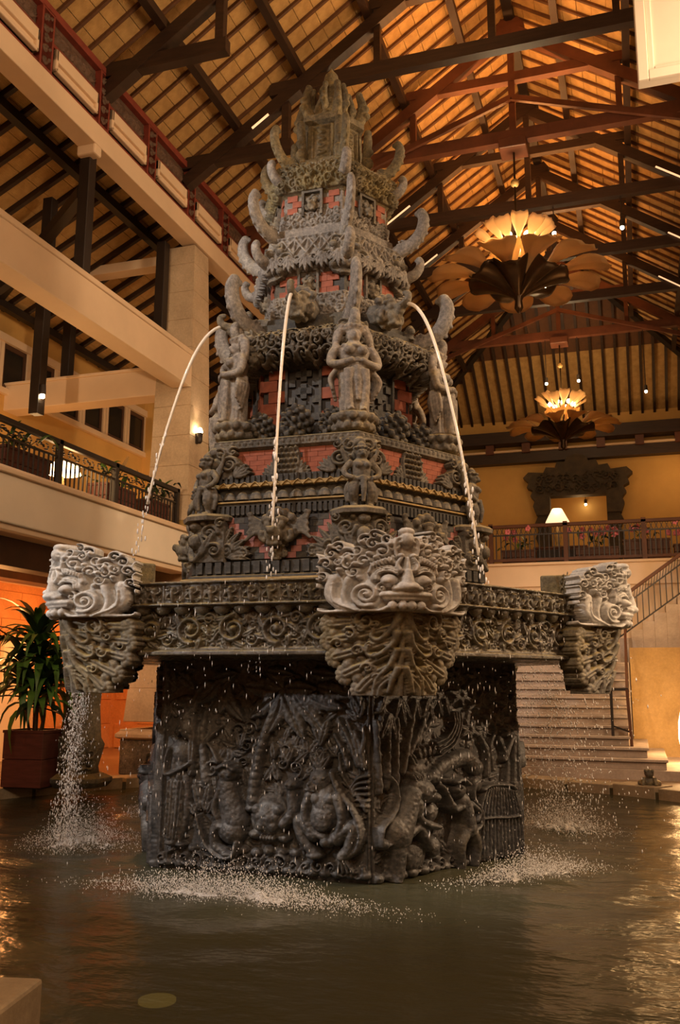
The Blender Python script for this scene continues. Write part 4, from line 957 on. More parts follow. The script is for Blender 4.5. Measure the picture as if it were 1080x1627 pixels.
pet.loft(rings, cap=False, close=False); pet.add([(-0.085, 0.02, 0), (0.085, 0.02, 0), (0.085, -0.005, 0), (-0.085, -0.005, 0)], ((0, 1, 2, 3),))
petm = pet.mesh('lotus_petal', True)
for a in HEX:
    obj('frieze_panel', PF, 'stone_basin', bas, rz=a); obj('rim_panel', PB, 'stone_basin', bas, rz=a)
    for k in range(14):
        u = -1.2 + k * 0.1846; R_ = Matrix.Rotation(a, 3, 'Z'); p = R_ @ Vector((u, -(2.80 * C30 - 0.005), 2.40))
        obj('lotus_petal', petm, 'stone_basin', bas, loc=p, rz=a)
bas.scale = (1.066, 1.066, 1)
bw = obj('basin_water', MB().hexa([(2.57, 2.52), (2.57, 2.575)]), 'pool_water', bas)

# ---- corner masks with their leaf corbels
RM = Relief(1.22, 0.72, 0.0072)
def m2(x, y): return ((x - 620) / 855 * 1.04, (600 - y) / 855)
K3 = 1 / 855
bx_ = np.abs(RM.x)[None, :]; by_ = RM.y[:, None]
RM.H = np.where((bx_ < 0.50) & (by_ < 0.50 + 0.07 * (1 - bx_ / 0.5)), 0.022, 0.0)
for sd in (-1, 1):
    def mm(x, y):
        p = m2(x, y); return (p[0] * -sd, p[1])
    def ms(pts, r0, r1=None, h=0.05, base=0.02, **k): RM.stroke([mm(*p) for p in pts], r0 * K3, (r1 if r1 is not None else r0) * K3, h, base, **k)
    def md(x, y, rx, ry=None, h=0.05, base=0.02): p = mm(x, y); RM.dome(p[0], p[1], rx * K3, (ry or rx) * K3, h, base)
    def mc(x, y, r, turns=1.5, a0=0.0, dirn=1, w=None, h=0.05, base=0.02): p = mm(x, y); RM.curl(p[0], p[1], r * K3, turns, a0 if sd < 0 else PI - a0, dirn * -sd, (w or r * 0.25) * K3, h, base)
    md(405, 482, 92, 100, 0.045, 0.02); mc(405, 482, 84, 2.0, -1.2, -1, 21, 0.06, 0.05)
    ms([(370, 595), (245, 545), (190, 470), (205, 365)], 34, 40, 0.06); ms([(400, 598), (300, 560), (275, 480), (300, 370)], 22, 28, 0.06); ms([(330, 590), (150, 590), (110, 560)], 20, 10, 0.05)
    ms([(350, 590), (225, 520), (215, 400)], 10, 10, 0.03, 0.06)
    ms([(390, 590), (470, 600), (530, 570)], 22, 16, 0.06, 0.03)
    # eye, striped lid, brow
    md(528, 392, 50, 46, 0.10, 0.03); md(528, 398, 24, 22, 0.03, 0.12)
    for k, r in enumerate((60, 76, 92)): ms([(528 - r, 385), (522 - r * 0.75, 385 - r * 0.75), (528, 385 - r), (528 + r * 0.7, 385 - r * 0.6)], 8, 7, 0.03, 0.075 - 0.012 * k)
    ms([(425, 330), (450, 280), (510, 250), (560, 270)], 20, 14, 0.05, 0.04)
    for k in range(7): ms([(445 + k * 17, 300 - k * 7), (435 + k * 19, 270 - k * 7)], 6, 6, 0.03, 0.075)
    # nostril, lip, teeth
    md(572, 452, 34, 30, 0.10, 0.04); ms([(500, 490), (560, 490), (620, 487)], 26, 28, 0.07, 0.05); ms([(505, 515), (620, 520)], 14, 16, 0.05, 0.05, curve=False)
    for x in (545, 598): md(x, 565, 27, 36, 0.06, 0.05)
    mc(490, 440, 34, 1.2, 1, 1, 10, 0.05, 0.04); md(360, 360, 20, h=0.05, base=0.03); md(395, 252, 22, h=0.05, base=0.03); md(250, 320, 16, h=0.05); md(440, 370, 22, 40, 0.05, 0.03)
    # crown of curls
    for (x, y, r, a, d) in ((385, 250, 42, 0, 1), (490, 185, 50, 2, -1), (395, 105, 46, 1, 1), (330, 320, 40, 3, 1), (300, 205, 56, 2, -1), (300, 265, 40, 1, 1), (350, 170, 40, 4, 1), (440, 130, 38, 2, 1), (520, 100, 44, 0, -1),
                            (100, 400, 46, 1, 1), (110, 300, 36, 2, -1), (95, 215, 46, 0, 1), (170, 250, 42, 3, -1), (200, 180, 44, 1, 1), (150, 340, 36, 5, 1), (560, 150, 40, 2, 1), (240, 240, 34, 1, -1), (250, 140, 44, 3, -1), (90, 480, 36, 2, 1), (450, 70, 36, 1, 1)):
        mc(x, y, r, 1.4, a, d, r * 0.27, 0.055, 0.03)
    for (x, y) in ((590, 222), (495, 182), (385, 115), (300, 222), (340, 265), (420, 200), (250, 300), (540, 140), (460, 230), (200, 130), (60, 540), (70, 440)): md(x, y, 19, h=0.06, base=0.05)
    ms([(650, 130), (580, 100), (560, 160), (570, 230)], 16, 10, 0.06, 0.04)
md_ = RM.dome; p = m2(620, 440); md_(p[0], p[1], 62 * K3, 46 * K3, 0.12, 0.05); p = m2(620, 380); RM.stroke([m2(620, 440), m2(620, 330)], 40 * K3, 22 * K3, 0.11, 0.05)
for dx in (-48, 0, 48): RM.stroke([m2(620 + dx * 0.7, 325), m2(620 + dx, 285), m2(620 + dx * 0.6, 240)], 18 * K3, 10 * K3, 0.06, 0.06)
p = m2(620, 110); RM.dome(p[0], p[1], 40 * K3, 55 * K3, 0.07, 0.05); RM.dome(m2(620, 55)[0], m2(620, 55)[1], 50 * K3, 34 * K3, 0.06, 0.04)
RM.fleck(40, 0.0015, 3)
PM = RM.mesh('mask_face', on_corner(3.04, 2.30, 0.95, 0.17), cut=0.012, back=0.12)
# corbel under it: acanthus leaves spreading from the arris
RC = Relief(1.2, 0.68, 0.0072)
bx_ = np.abs(RC.x)[None, :]; by_ = RC.y[:, None]
RC.H = np.where(bx_ < 0.20 + 0.34 * np.clip(by_ / 0.66, 0, 1) ** 0.8, 0.02, 0.0)
for sd in (-1, 1):
    for k, (y, an, L) in enumerate(((0.60, -0.10, 0.46), (0.50, -0.18, 0.46), (0.40, -0.28, 0.42), (0.30, -0.45, 0.36), (0.20, -0.7, 0.28), (0.12, -1.0, 0.18))):
        ex, ey = 0.06 + L * math.cos(an), y + L * math.sin(an)      # acanthus: grooved rib ending in round lobes
        RC.stroke([(sd * 0.05, y + 0.05), (sd * (0.05 + 0.5 * L), y + 0.4 * L * math.sin(an) + 0.02), (sd * ex, ey + 0.03)], 0.03, 0.045, 0.05, 0.018 + 0.004 * k, groove=0.5)
        for j in range(5):
            b = an + 1.2 - 0.6 * j; RC.dome(sd * (ex + 0.045 * math.cos(b)), ey + 0.03 + 0.055 * math.sin(b), 0.042, 0.036, 0.04, 0.022, rot=b * sd)
        for j in range(3): t = 0.35 + 0.2 * j; RC.dome(sd * (0.05 + t * L), y + t * L * math.sin(an) - 0.035, 0.034, 0.028, 0.036, 0.02)
    RC.stroke([(sd * 0.02, 0.66), (sd * 0.05, 0.55), (sd * 0.14, 0.45), (sd * 0.20, 0.47), (sd * 0.19, 0.53)], 0.034, 0.018, 0.06, 0.04)
    RC.stroke([(sd * 0.03, 0.50), (sd * 0.06, 0.40), (sd * 0.16, 0.32), (sd * 0.23, 0.34), (sd * 0.22, 0.40)], 0.030, 0.016, 0.06, 0.045)
    RC.stroke([(sd * 0.03, 0.36), (sd * 0.07, 0.24), (sd * 0.15, 0.14), (sd * 0.17, 0.06)], 0.026, 0.016, 0.05, 0.045)
    RC.stroke([(sd * 0.02, 0.22), (sd * 0.05, 0.12), (sd * 0.07, 0.03)], 0.024, 0.016, 0.05, 0.05)
    RC.curl(sd * 0.25, 0.60, 0.085, 1.5, 1, -sd, 0.022, 0.06, 0.04); RC.curl(sd * 0.36, 0.50, 0.05, 1.3, 2, sd, 0.016, 0.05, 0.05); RC.curl(sd * 0.30, 0.36, 0.05, 1.3, 0, -sd, 0.016, 0.05, 0.05); RC.curl(sd * 0.22, 0.22, 0.045, 1.3, 3, sd, 0.015, 0.05, 0.05)
    RC.curl(sd * 0.45, 0.42, 0.045, 1.2, 3, sd, 0.015, 0.05, 0.03)
    for (x, y) in ((0.5, 0.6), (0.50, 0.5), (0.44, 0.35), (0.38, 0.25), (0.30, 0.14), (0.24, 0.07)): RC.dome(sd * x, y, 0.045, 0.05, 0.045, 0.02)
for k in range(26):
    x_, y_ = rng.uniform(0.05, 0.5), rng.uniform(0.05, 0.64)
    if x_ < 0.12 + 0.5 * y_:
        for sd in (-1, 1): RC.curl(sd * x_, y_, 0.034, 1.2, x_ * 20, sd, 0.011, 0.045, 0.045)
RC.stroke([(0, 0.0), (0, 0.66)], 0.02, 0.022, 0.03, 0.03, curve=False)
RC.fleck(40, 0.0015, 4)
PCb = RC.mesh('corbel', on_corner(2.83, 1.63, 0.66, 0.06, lean=0.16), cut=0.012, back=0.16)
blockm = MB().ab((-0.32, -2.72, 2.30), (0.32, -2.25, 2.84)).ab((-0.36, -2.75, 2.28), (0.36, -2.3, 2.34)).mesh('back_block')
corem = MB().loft([[(-0.12, -2.78, 1.66), (0.12, -2.78, 1.66), (0.12, -2.45, 1.66), (-0.12, -2.45, 1.66)], [(-0.34, -2.82, 2.3), (0.34, -2.82, 2.3), (0.34, -2.4, 2.3), (-0.34, -2.4, 2.3)]]).mesh('corbel_core')
sideR = Relief(0.62, 0.56, 0.01)
scrollwork(sideR, -0.28, 0.28, 0.02, 0.54, 0.09, 0.03, seed=14)
# strips of scrolls on the cheeks where the mask meets the block
PSr = sideR.mesh('side_scroll', lambda U, V, H: (0.32 + H, -2.56 + U * 0.4, 2.31 + V), cut=0.006, back=0.02)
PSl = sideR.mesh('side_scroll', lambda U, V, H: (-0.32 - H, -2.56 - U * 0.4, 2.31 + V), cut=0.006, back=0.02)
for a in COR:
    mk = obj('mask', PM, 'stone_mask', FT, rz=a, loc=Matrix.Rotation(a, 3, 'Z') @ Vector((0, -0.2, 0))); mk['label'] = 'pale carved demon mask on a basin corner'
    obj('corbel', PCb, 'stone_corbel', mk); obj('back_block', blockm, 'stone_moss', mk, bevel=0.02); obj('corbel_core', corem, 'stone_tower_dark', mk)
    obj('side_scroll', PSr, 'stone_corbel', mk); obj('side_scroll', PSl, 'stone_corbel', mk)

# ================================================================== the tower on the basin
def hexpart(name, prof, mat, parent, bevel=0.0): return obj(name, MB().hexa(prof), mat, parent, bevel=bevel)
def dentils(parent, r, z0, z1, n, d, mat, fill=0.62, faces=(0, 1, 5), rest=(2, 3, 4)):
    w = r / n * fill; ap = r * C30
    me = MB().box((0, 0, (z1 - z0) / 2), (w, d, z1 - z0)).mesh('dentil')
    for f in faces:
        Rm = Matrix.Rotation(HEX[f], 3, 'Z')
        for k in range(n): obj('dentil', me, mat, parent, loc=Rm @ Vector(((k + 0.5 - n / 2) * r / n, -ap - d / 2 + 0.003, z0)), rz=HEX[f])
    mb = MB()
    for f in rest:
        Rm = Matrix.Rotation(HEX[f], 3, 'Z')
        for k in range(n): mb.box(Rm @ Vector(((k + 0.5 - n / 2) * r / n, -ap - d / 2 + 0.003, (z0 + z1) / 2)), (w, d, z1 - z0), HEX[f])
    o = obj('dentils', mb, mat, parent); o['kind'] = 'stuff'
def ring_of(parent, me, mat, name, angles=HEX): return [obj(name, me, mat, parent, rz=a) for a in angles]
def bricks(parent, r, z0, z1, rows, length, pick, faces=(0, 1, 5), rest=(2, 3, 4), d=0.035, xmax=None):
    ap = r * C30; h = (z1 - z0) / rows; cache = {}; mb = {}
    xmax = xmax or r / 2 - 0.1
    for f in tuple(faces) + tuple(rest):
        Rm = Matrix.Rotation(HEX[f], 3, 'Z')
        for j in range(rows):
            n = int(2 * xmax / length) + 2
            for i in range(-n // 2, n // 2 + 1):
                u = (i + 0.5 * (j % 2)) * length
                if abs(u) > xmax: continue
                mt = pick(u, (j + 0.5) / rows, i, j)
                if mt is None: continue
                dd = d * (0.9 + 0.2 * random.random()); p = Rm @ Vector((u, -ap - dd / 2 + 0.01, z0 + (j + 0.5) * h))
                if f in faces:
                    if mt not in cache: cache[mt] = MB().box((0, 0, 0), (length * 0.975, d, h * 0.95)).mesh('brick')
                    obj('brick', cache[mt], mt, parent, loc=p, rz=HEX[f])
                else: mb.setdefault(mt, MB()).box(p, (length * 0.975, d, h * 0.95), HEX[f])
    for mt, m_ in mb.items():
        o = obj('bricks', m_, mt, parent); o['kind'] = 'stuff'

# shared fused carvings ------------------------------------------------------------
def horn_mesh(name, L, w, voxel=0.012, curl=True):
    mb = MB()
    pts = catmull([(0, 0.12, -0.03), (0, -0.12 * L, 0.06 * L), (0, -0.40 * L, 0.22 * L), (0, -0.60 * L, 0.50 * L), (0, -0.66 * L, 0.80 * L), (0, -0.60 * L, 0.98 * L)], 5)
    n = len(pts); rr = [w * (1.12 - 0.38 * (i / (n - 1))) for i in range(n)]; rr[-1] *= 0.8
    mb.tube(pts, rr, 12, 0.85, side=(1, 0, 0)); q = pts[-1]; mb.ball(q, (w * 0.66, w * 0.62, w * 0.6))
    mb.ball((0, q[1] + w * 0.55, q[2] - w * 0.1), w * 0.34, 8, 6)
    if curl:
        for s_ in (-1, 1):
            for k in range(9):                         # scroll on each cheek and a string of beads up the inside
                a = k * 0.75; r = 0.13 * L * (1 - k / 10); mb.ball((s_ * 0.80 * w, -0.16 * L + r * math.cos(a), 0.17 * L + r * math.sin(a)), 0.036 * L, 7, 5)
            for k in range(4, n - 3, 2): mb.ball((s_ * rr[k] * 0.72, pts[k][1] + rr[k] * 0.35, pts[k][2] + rr[k] * 0.2), 0.035 * L, 7, 5)
        for k in range(3, n - 2, 3): mb.ball((0, pts[k][1] - rr[k] * 0.72, pts[k][2] - rr[k] * 0.5), 0.05 * L, 7, 5)
    return fuse(name, mb, voxel)
def cone_cluster(name, r, h, n=46, b=0.035, seed=3):
    mb = MB(); mb.ball((0, 0, h * 0.5), (r * 0.8, r * 0.8, h * 0.48)); g = np.random.default_rng(seed)
    for k in range(n):
        t = (k + 0.5) / n; th = math.acos(1 - 2 * t * 0.93); ph = k * 2.39996
        x, y, z_ = r * math.sin(th) * math.cos(ph), r * math.sin(th) * math.sin(ph), h * 0.5 + h * 0.5 * math.cos(th)
        mb.ball((x, y, z_), b * (0.8 + 0.4 * g.random()), 7, 5)
    return fuse(name, mb, 0.012, 1)
horn_big = horn_mesh('horn', 0.60, 0.125); horn_mid = horn_mesh('horn', 0.50, 0.10); horn_top = horn_mesh('horn', 0.46, 0.085)
curl_me = horn_mesh('scroll_hook', 0.22, 0.07, 0.01)
cone_me = cone_cluster('leaf_cluster', 0.15, 0.36)

# guardian head with wings (face of lower storey) / water-spout dragon head
def beast_head(name, s_, wings, spout):
    mb = MB()
    mb.ball((0, 0, 0), (0.15 * s_, 0.13 * s_, 0.15 * s_)); mb.ball((0, -0.10 * s_, -0.05 * s_), (0.11 * s_, 0.11 * s_, 0.08 * s_))
    mb.ball((0, -0.19 * s_, -0.01 * s_), (0.06 * s_, 0.06 * s_, 0.045 * s_))
    for e in (-1, 1):
        mb.ball((e * 0.07 * s_, -0.12 * s_, 0.05 * s_), 0.045 * s_); mb.ball((e * 0.04 * s_, -0.22 * s_, 0.01 * s_), 0.022 * s_)
        mb.tube(catmull([(e * 0.02 * s_, -0.14 * s_, 0.10 * s_), (e * 0.08 * s_, -0.13 * s_, 0.12 * s_), (e * 0.14 * s_, -0.08 * s_, 0.09 * s_)], 4), 0.025 * s_)
        mb.tube(catmull([(e * 0.1 * s_, -0.05 * s_, -0.1 * s_), (e * 0.16 * s_, -0.06 * s_, -0.06 * s_), (e * 0.15 * s_, -0.07 * s_, 0.01 * s_)], 4), [0.035 * s_] * 9)
        mb.ball((e * 0.05 * s_, -0.16 * s_, -0.13 * s_), (0.02 * s_, 0.02 * s_, 0.035 * s_))
        mb.ball((e * 0.14 * s_, 0, 0.14 * s_), 0.05 * s_); mb.ball((e * 0.08 * s_, 0, 0.19 * s_), 0.05 * s_)
        if wings:
            for k in range(5): mb.tube(catmull([(e * 0.1 * s_, 0.04, (-0.08 + 0.03 * k) * s_), (e * (0.24 + 0.02 * k) * s_, 0.0, (0.0 + 0.045 * k) * s_), (e * (0.36 - 0.02 * k) * s_, -0.02, (0.12 + 0.02 * k - 0.05 * (4 - k)) * s_)], 4), np.linspace(0.035, 0.02, 9) * s_)
    mb.ball((0, -0.02, 0.2 * s_), 0.06 * s_); mb.ball((0, -0.1 * s_, -0.14 * s_), (0.09 * s_, 0.07 * s_, 0.03 * s_))
    if spout:
        mb.tube([(0, 0.25 * s_, 0.04 * s_), (0, -0.05 * s_, 0.02 * s_)], [0.16 * s_, 0.13 * s_])
        for k in range(10): a = k * 2 * PI / 10; mb.ball((0.13 * s_ * math.cos(a), 0.02, 0.13 * s_ * math.sin(a)), 0.045 * s_, 8, 6)
        mb.tube(catmull([(0, -0.16 * s_, 0.04 * s_), (0, -0.30 * s_, 0.07 * s_), (0, -0.33 * s_, 0.16 * s_), (0, -0.26 * s_, 0.19 * s_)], 4), np.linspace(0.06, 0.03, 13) * s_)
    return fuse(name, mb, 0.011 * s_ / 0.9 + 0.001, 1)
guardian_me = beast_head('guardian_head', 1.0, True, False); spout_me = beast_head('spout_head', 1.0, False, True)
spout_small = beast_head('face_boss', 0.55, False, False)

# ---- lower storey
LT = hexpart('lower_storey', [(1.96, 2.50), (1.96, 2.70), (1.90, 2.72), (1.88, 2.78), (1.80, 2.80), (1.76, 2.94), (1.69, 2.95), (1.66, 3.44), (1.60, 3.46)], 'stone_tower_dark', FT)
obj('ledge', MB().hexa([(1.94, 2.695), (1.985, 2.71), (1.985, 2.74), (1.92, 2.755)]), 'gilt', LT, bevel=0.006)
dentils(LT, 1.80, 2.81, 2.925, 17, 0.04, 'stone_tower_dark', 0.66)
def pickA(u, v, i, j):
    a = abs(u); edge = 0.10 + 0.50 * v
    if abs(a - edge) < 0.075: return 'brick_pink'
    return 'brick_dark' if (i + j) % 2 else ('stone_tower_dark' if a < 0.75 else None)
bricks(LT, 1.69, 2.96, 3.40, 7, 0.115, pickA, xmax=0.70, faces=(0, 1), rest=(2, 3, 4, 5))
RL = Relief(0.5, 0.42, 0.009)                # leaf sprays beside the corners
for k in range(6): RL.leaf(-0.22 + 0.02 * k, 0.02, 1.45 - 0.27 * k, 0.36 - 0.02 * k, 0.05, 0.05, 0.01, 4, -0.25)
RL.curl(-0.14, 0.1, 0.07, 1.4, 0, 1, 0.02, 0.06, 0.02); RL.curl(0.05, 0.06, 0.05, 1.3, 2, -1, 0.016, 0.05, 0.02)
sprayL = RL.mesh('leaf_spray', lambda U, V, H: (U, -H, V), cut=0.006, back=0.03)
sprayR = RL.mesh('leaf_spray', lambda U, V, H: (-U, -H, V), cut=0.006, back=0.03)
sprayR.flip_normals()
for f, a in enumerate(HEX):
    Rm = Matrix.Rotation(a, 3, 'Z'); ap = 1.69 * C30
    gh = obj('guardian_head', guardian_me, 'stone_tower', LT, loc=Rm @ Vector((0, -ap - 0.08, 3.22)), rz=a)
    obj('sprig', spout_small, 'stone_tower', LT, loc=Rm @ Vector((0, -ap - 0.05, 3.02)), rz=a)
    obj('leaf_spray', sprayL, 'stone_tower', LT, loc=Rm @ Vector((-0.42, -ap - 0.05, 2.95)), rz=a); obj('leaf_spray', sprayR, 'stone_tower', LT, loc=Rm @ Vector((0.42, -ap - 0.05, 2.95)), rz=a)
# carved corner blocks that carry the guardians
RK = Relief(0.62, 0.46, 0.008)
bx_ = np.abs(RK.x)[None, :]; RK.H = np.where(bx_ < 0.29, 0.015, 0.0) * np.ones_like(RK.H)
for sd in (-1, 1):
    RK.curl(sd * 0.15, 0.30, 0.085, 1.7, 0, sd, 0.022, 0.05, 0.015); RK.curl(sd * 0.2, 0.12, 0.07, 1.5, 2, -sd, 0.02, 0.05, 0.015); RK.leaf(sd * 0.05, 0.05, 1.57 - 0.5 * sd, 0.3, 0.045, 0.045, 0.02, 4); RK.curl(sd * 0.25, 0.40, 0.05, 1.3, 1, sd, 0.016, 0.05, 0.015)
    RK.dome(sd * 0.09, 0.4, 0.03, h=0.05, base=0.015); RK.stroke([(sd * 0.02, 0.02), (sd * 0.1, 0.16), (sd * 0.05, 0.3)], 0.022, 0.014, 0.05, 0.02)
RK.dome(0, 0.22, 0.06, 0.08, h=0.07, base=0.02); RK.dome(0, 0.38, 0.05, h=0.06, base=0.02); RK.fleck(30, 0.002, 2)
PK = RK.mesh('corner_block', on_corner(1.80, 2.93, 0.60, 0.05), cut=0.008, back=0.18)
capk = MB().lathe([(0.30, 3.36), (0.31, 3.40), (0.27, 3.43)], 8, (0, -1.62, 0)).mesh('block_cap')
for a in COR:
    kb = obj('corner_block', PK, 'stone_tower', LT, rz=a); obj('block_cap', capk, 'stone_tower', kb)
# hanging dentils and mouldings above
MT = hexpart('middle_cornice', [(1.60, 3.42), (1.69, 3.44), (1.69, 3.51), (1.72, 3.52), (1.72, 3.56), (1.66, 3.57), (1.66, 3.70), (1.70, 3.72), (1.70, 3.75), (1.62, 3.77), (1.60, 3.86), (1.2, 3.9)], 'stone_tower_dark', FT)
dentils(MT, 1.69, 3.425, 3.53, 30, 0.03, 'stone_tower_dark', 0.6, faces=(0, 1), rest=(2, 3, 4, 5))
obj('gilt_fillet', MB().hexa([(1.70, 3.545), (1.745, 3.55), (1.745, 3.565), (1.70, 3.572)]), 'gilt', MT)
obj('gilt_band', MB().hexa([(1.68, 3.715), (1.73, 3.72), (1.73, 3.755), (1.68, 3.76)]), 'gilt', MT)
RG = Relief(1.66, 0.07, 0.008)
for k in range(14): RG.stroke([(-0.82 + k * 0.118, 0.005), (-0.76 + k * 0.118, 0.055), (-0.70 + k * 0.118, 0.005)], 0.010, 0.010, 0.02)
PG = RG.mesh('filigree', on_face(1.73 * C30 - 0.004, 3.705), cut=0.004, back=0.01)
scale = MB(); rings = []
for i in range(5):
    th = PI / 2 * i / 4; r = 0.072 * math.cos(th)
    rings.append([(r * math.cos(PI * j / 8), -0.045 * math.sin(th) - 0.004, r * 1.25 * math.sin(PI * j / 8)) for j in range(9)])
scale.loft(rings, cap=False, close=False); scm = scale.mesh('lotus_scale', True)
for f, a in enumerate(HEX):
    obj('filigree', PG, 'gilt', MT, rz=a); Rm = Matrix.Rotation(a, 3, 'Z')
    for k in range(11): obj('lotus_scale', scm, 'stone_tower', MT, loc=Rm @ Vector((-0.75 + k * 0.15, -1.66 * C30 + 0.004, 3.59)), rz=a)
dentils(MT, 1.62, 3.775, 3.85, 26, 0.028, 'stone_tower_dark', 0.55, faces=(0, 1), rest=(2, 3, 4, 5))

# ---- brick storey
BS = hexpart('brick_storey', [(1.60, 3.84), (1.54, 3.86), (1.52, 4.14), (1.4, 4.16)], 'stone_tower_dark', FT)
bricks(BS, 1.53, 3.87, 4.14, 5, 0.17, lambda u, v, i, j: 'brick_red' if abs(abs(u) - 0.36) < 0.30 - 0.16 * (1 - v) else 'brick_dark', xmax=0.72, d=0.025, faces=(0, 1), rest=(2, 3, 4, 5))
RT = Relief(0.56, 0.34, 0.008)               # central shield
for k in range(5):
    for j in range(-2, 3):
        if abs(j) * 0.05 < 0.13: RT.dome(j * 0.052 + 0.026 * (k % 2), 0.05 + k * 0.06, 0.021, h=0.05, base=0.03)
bx_, by_ = np.meshgrid(RT.x, RT.y); RT.H = np.maximum(RT.H, np.where((np.abs(bx_) < 0.13) & (by_ < 0.31), 0.028, 0.0))
for sd in (-1, 1):
    RT.stroke([(sd * 0.12, 0.02), (sd * 0.14, 0.2), (sd * 0.10, 0.32)], 0.02, 0.016, 0.04, 0.02)
    for k in range(4): RT.leaf(sd * 0.12, 0.01, (0.25 + 0.33 * k) if sd > 0 else PI - (0.25 + 0.33 * k), 0.17, 0.036, 0.045, 0.008, 3)
RT.curl(0, 0.33, 0.04, 1.2, 0, 1, 0.014, 0.05, 0.02)
PT = RT.mesh('shield', on_face(1.53 * C30, 3.84), cut=0.006, back=0.03)
RQ = Relief(0.86, 0.36, 0.008)               # corner scroll wrapped round the arris
bx_, by_ = np.meshgrid(RQ.x, RQ.y); RQ.H = np.where((np.abs(bx_) < 0.2), 0.02, 0.0)
for sd in (-1, 1):
    RQ.curl(sd * 0.17, 0.15, 0.09, 1.8, 0, sd, 0.024, 0.06, 0.015); RQ.curl(sd * 0.08, 0.27, 0.06, 1.4, 2, -sd, 0.018, 0.05, 0.015)
    for k in range(4): RQ.leaf(sd * 0.22, 0.01, (0.3 + 0.3 * k) if sd > 0 else PI - (0.3 + 0.3 * k), 0.19, 0.04, 0.045, 0.008, 3)
    RQ.curl(sd * 0.2, 0.29, 0.05, 1.3, 1, sd, 0.015, 0.045, 0.012)
RQ.dome(0, 0.16, 0.07, h=0.07, base=0.02); RQ.dome(0, 0.16, 0.03, h=0.03, base=0.085); RQ.dome(0, 0.3, 0.05, h=0.05, base=0.02)
PQ = RQ.mesh('corner_scroll', on_corner(1.60, 3.83, 0.577, 0.04), cut=0.006, back=0.12)
for a in HEX: obj('shield', PT, 'stone_tower', BS, rz=a)
for a in COR: obj('corner_scroll', PQ, 'stone_tower', BS, rz=a)
# cornice with little carved band: the platform of the tall statues
PL = hexpart('statue_platform', [(1.40, 4.12), (1.54, 4.14), (1.60, 4.17), (1.60, 4.25), (1.55, 4.27), (0.9, 4.29)], 'stone_tower', FT)
RP = Relief(1.60, 0.085, 0.008)
for k in range(22): RP.dome(-0.75 + k * 0.0715, 0.042, 0.026, 0.03, h=0.022); 
for yy in (0.008, 0.077): RP.stroke([(-0.8, yy), (0.8, yy)], 0.008, h=0.018, curve=False)
PP = RP.mesh('beaded_band', on_face(1.60 * C30 - 0.003, 4.168), back=0.0)
for a in HEX: obj('beaded_band', PP, 'stone_tower', PL, rz=a)

# ---- shrine storey with lattice windows
SS = hexpart('shrine_storey', [(1.10, 4.27), (1.10, 4.36), (0.98, 4.38), (0.97, 5.22), (1.05, 5.25)], 'brick_dark', FT)
def pickC(u, v, i, j): return 'brick_red' if abs(u) > 0.23 else None
bricks(SS, 0.98, 4.40, 5.2, 6, 0.21, pickC, xmax=0.46, d=0.04, faces=(0, 1), rest=(2, 3, 4, 5))
jm = MB().ab((-0.215, -0.05, 0), (-0.185, 0.02, 0.80)).ab((0.185, -0.05, 0), (0.215, 0.02, 0.80)).mesh('window_jamb')
lt_ = MB()
for k in range(4):
    zc = 0.1 + k * 0.2; lt_.ab((-0.035, -0.03, zc - 0.085), (0.035, 0.01, zc + 0.085)); lt_.ab((-0.095, -0.03, zc - 0.035), (0.095, 0.01, zc + 0.035))
    for sd in (-1, 1): lt_.ab((sd * 0.18, -0.025, zc + 0.06), (sd * 0.10, 0.01, zc + 0.14))
ltm = lt_.mesh('window_lattice')
for f, a in enumerate(HEX):
    Rm = Matrix.Rotation(a, 3, 'Z'); ap = 0.975 * C30
    obj('window_jamb', jm, 'stone_tower_dark', SS, loc=Rm @ Vector((0, -ap, 4.39)), rz=a); obj('window_lattice', ltm, 'stone_tower_dark', SS, loc=Rm @ Vector((0, -ap - 0.005, 4.41)), rz=a)
    for dx, s_ in ((0, 1.1), (-0.42, 0.95), (0.42, 0.95)):
        c = obj('leaf_cluster', cone_me, 'stone_tower_dark', SS, loc=Rm @ Vector((dx, -ap - 0.24, 4.27)), rz=a); c.scale = (s_, s_, s_)

# ---- heavy carved canopy over the statues, with spouts
CA = hexpart('lower_canopy', [(0.98, 5.16), (1.16, 5.24), (1.24, 5.34), (1.24, 5.50), (1.16, 5.58), (1.05, 5.64), (1.05, 5.72), (0.90, 5.76)], 'stone_tower_dark', FT)
RN = Relief(1.30, 0.5, 0.0085)
scrollwork(RN, -0.62, 0.62, 0.03, 0.48, 0.10, 0.055, 0.012, seed=31)
for k in range(9): RN.dome(-0.56 + k * 0.14, 0.10, 0.035, h=0.07, base=0.01); RN.curl(-0.5 + k * 0.125, 0.3, 0.05, 1.4, k, 1 if k % 2 else -1, 0.016, 0.07, 0.01)
RN.fleck(40, 0.003, 3)
PN = RN.mesh('canopy_carving', on_face(1.06, 5.14, prof=lambda V: 0.10 * np.sin(np.clip(V / 0.5, 0, 1) * PI) - 0.16 * np.clip((V - 0.33) / 0.17, 0, 1) - 0.12 * np.clip((0.12 - V) / 0.12, 0, 1)), cut=0.004, back=0.05)
RNc = Relief(0.6, 0.46, 0.0085); bx_, by_ = np.meshgrid(RNc.x, RNc.y); RNc.H = np.where(np.hypot(bx_ / 0.24, (by_ - 0.23) / 0.24) < 1, 0.02, 0.0)
for k in range(3):
    for j in range(3): RNc.dome(-0.12 + j * 0.12, 0.1 + k * 0.12, 0.05, h=0.07, base=0.02)
for sd in (-1, 1): RNc.curl(sd * 0.18, 0.24, 0.08, 1.5, 0, sd, 0.022, 0.06, 0.01); RNc.curl(sd * 0.1, 0.4, 0.05, 1.3, 1, -sd, 0.016, 0.05, 0.01)
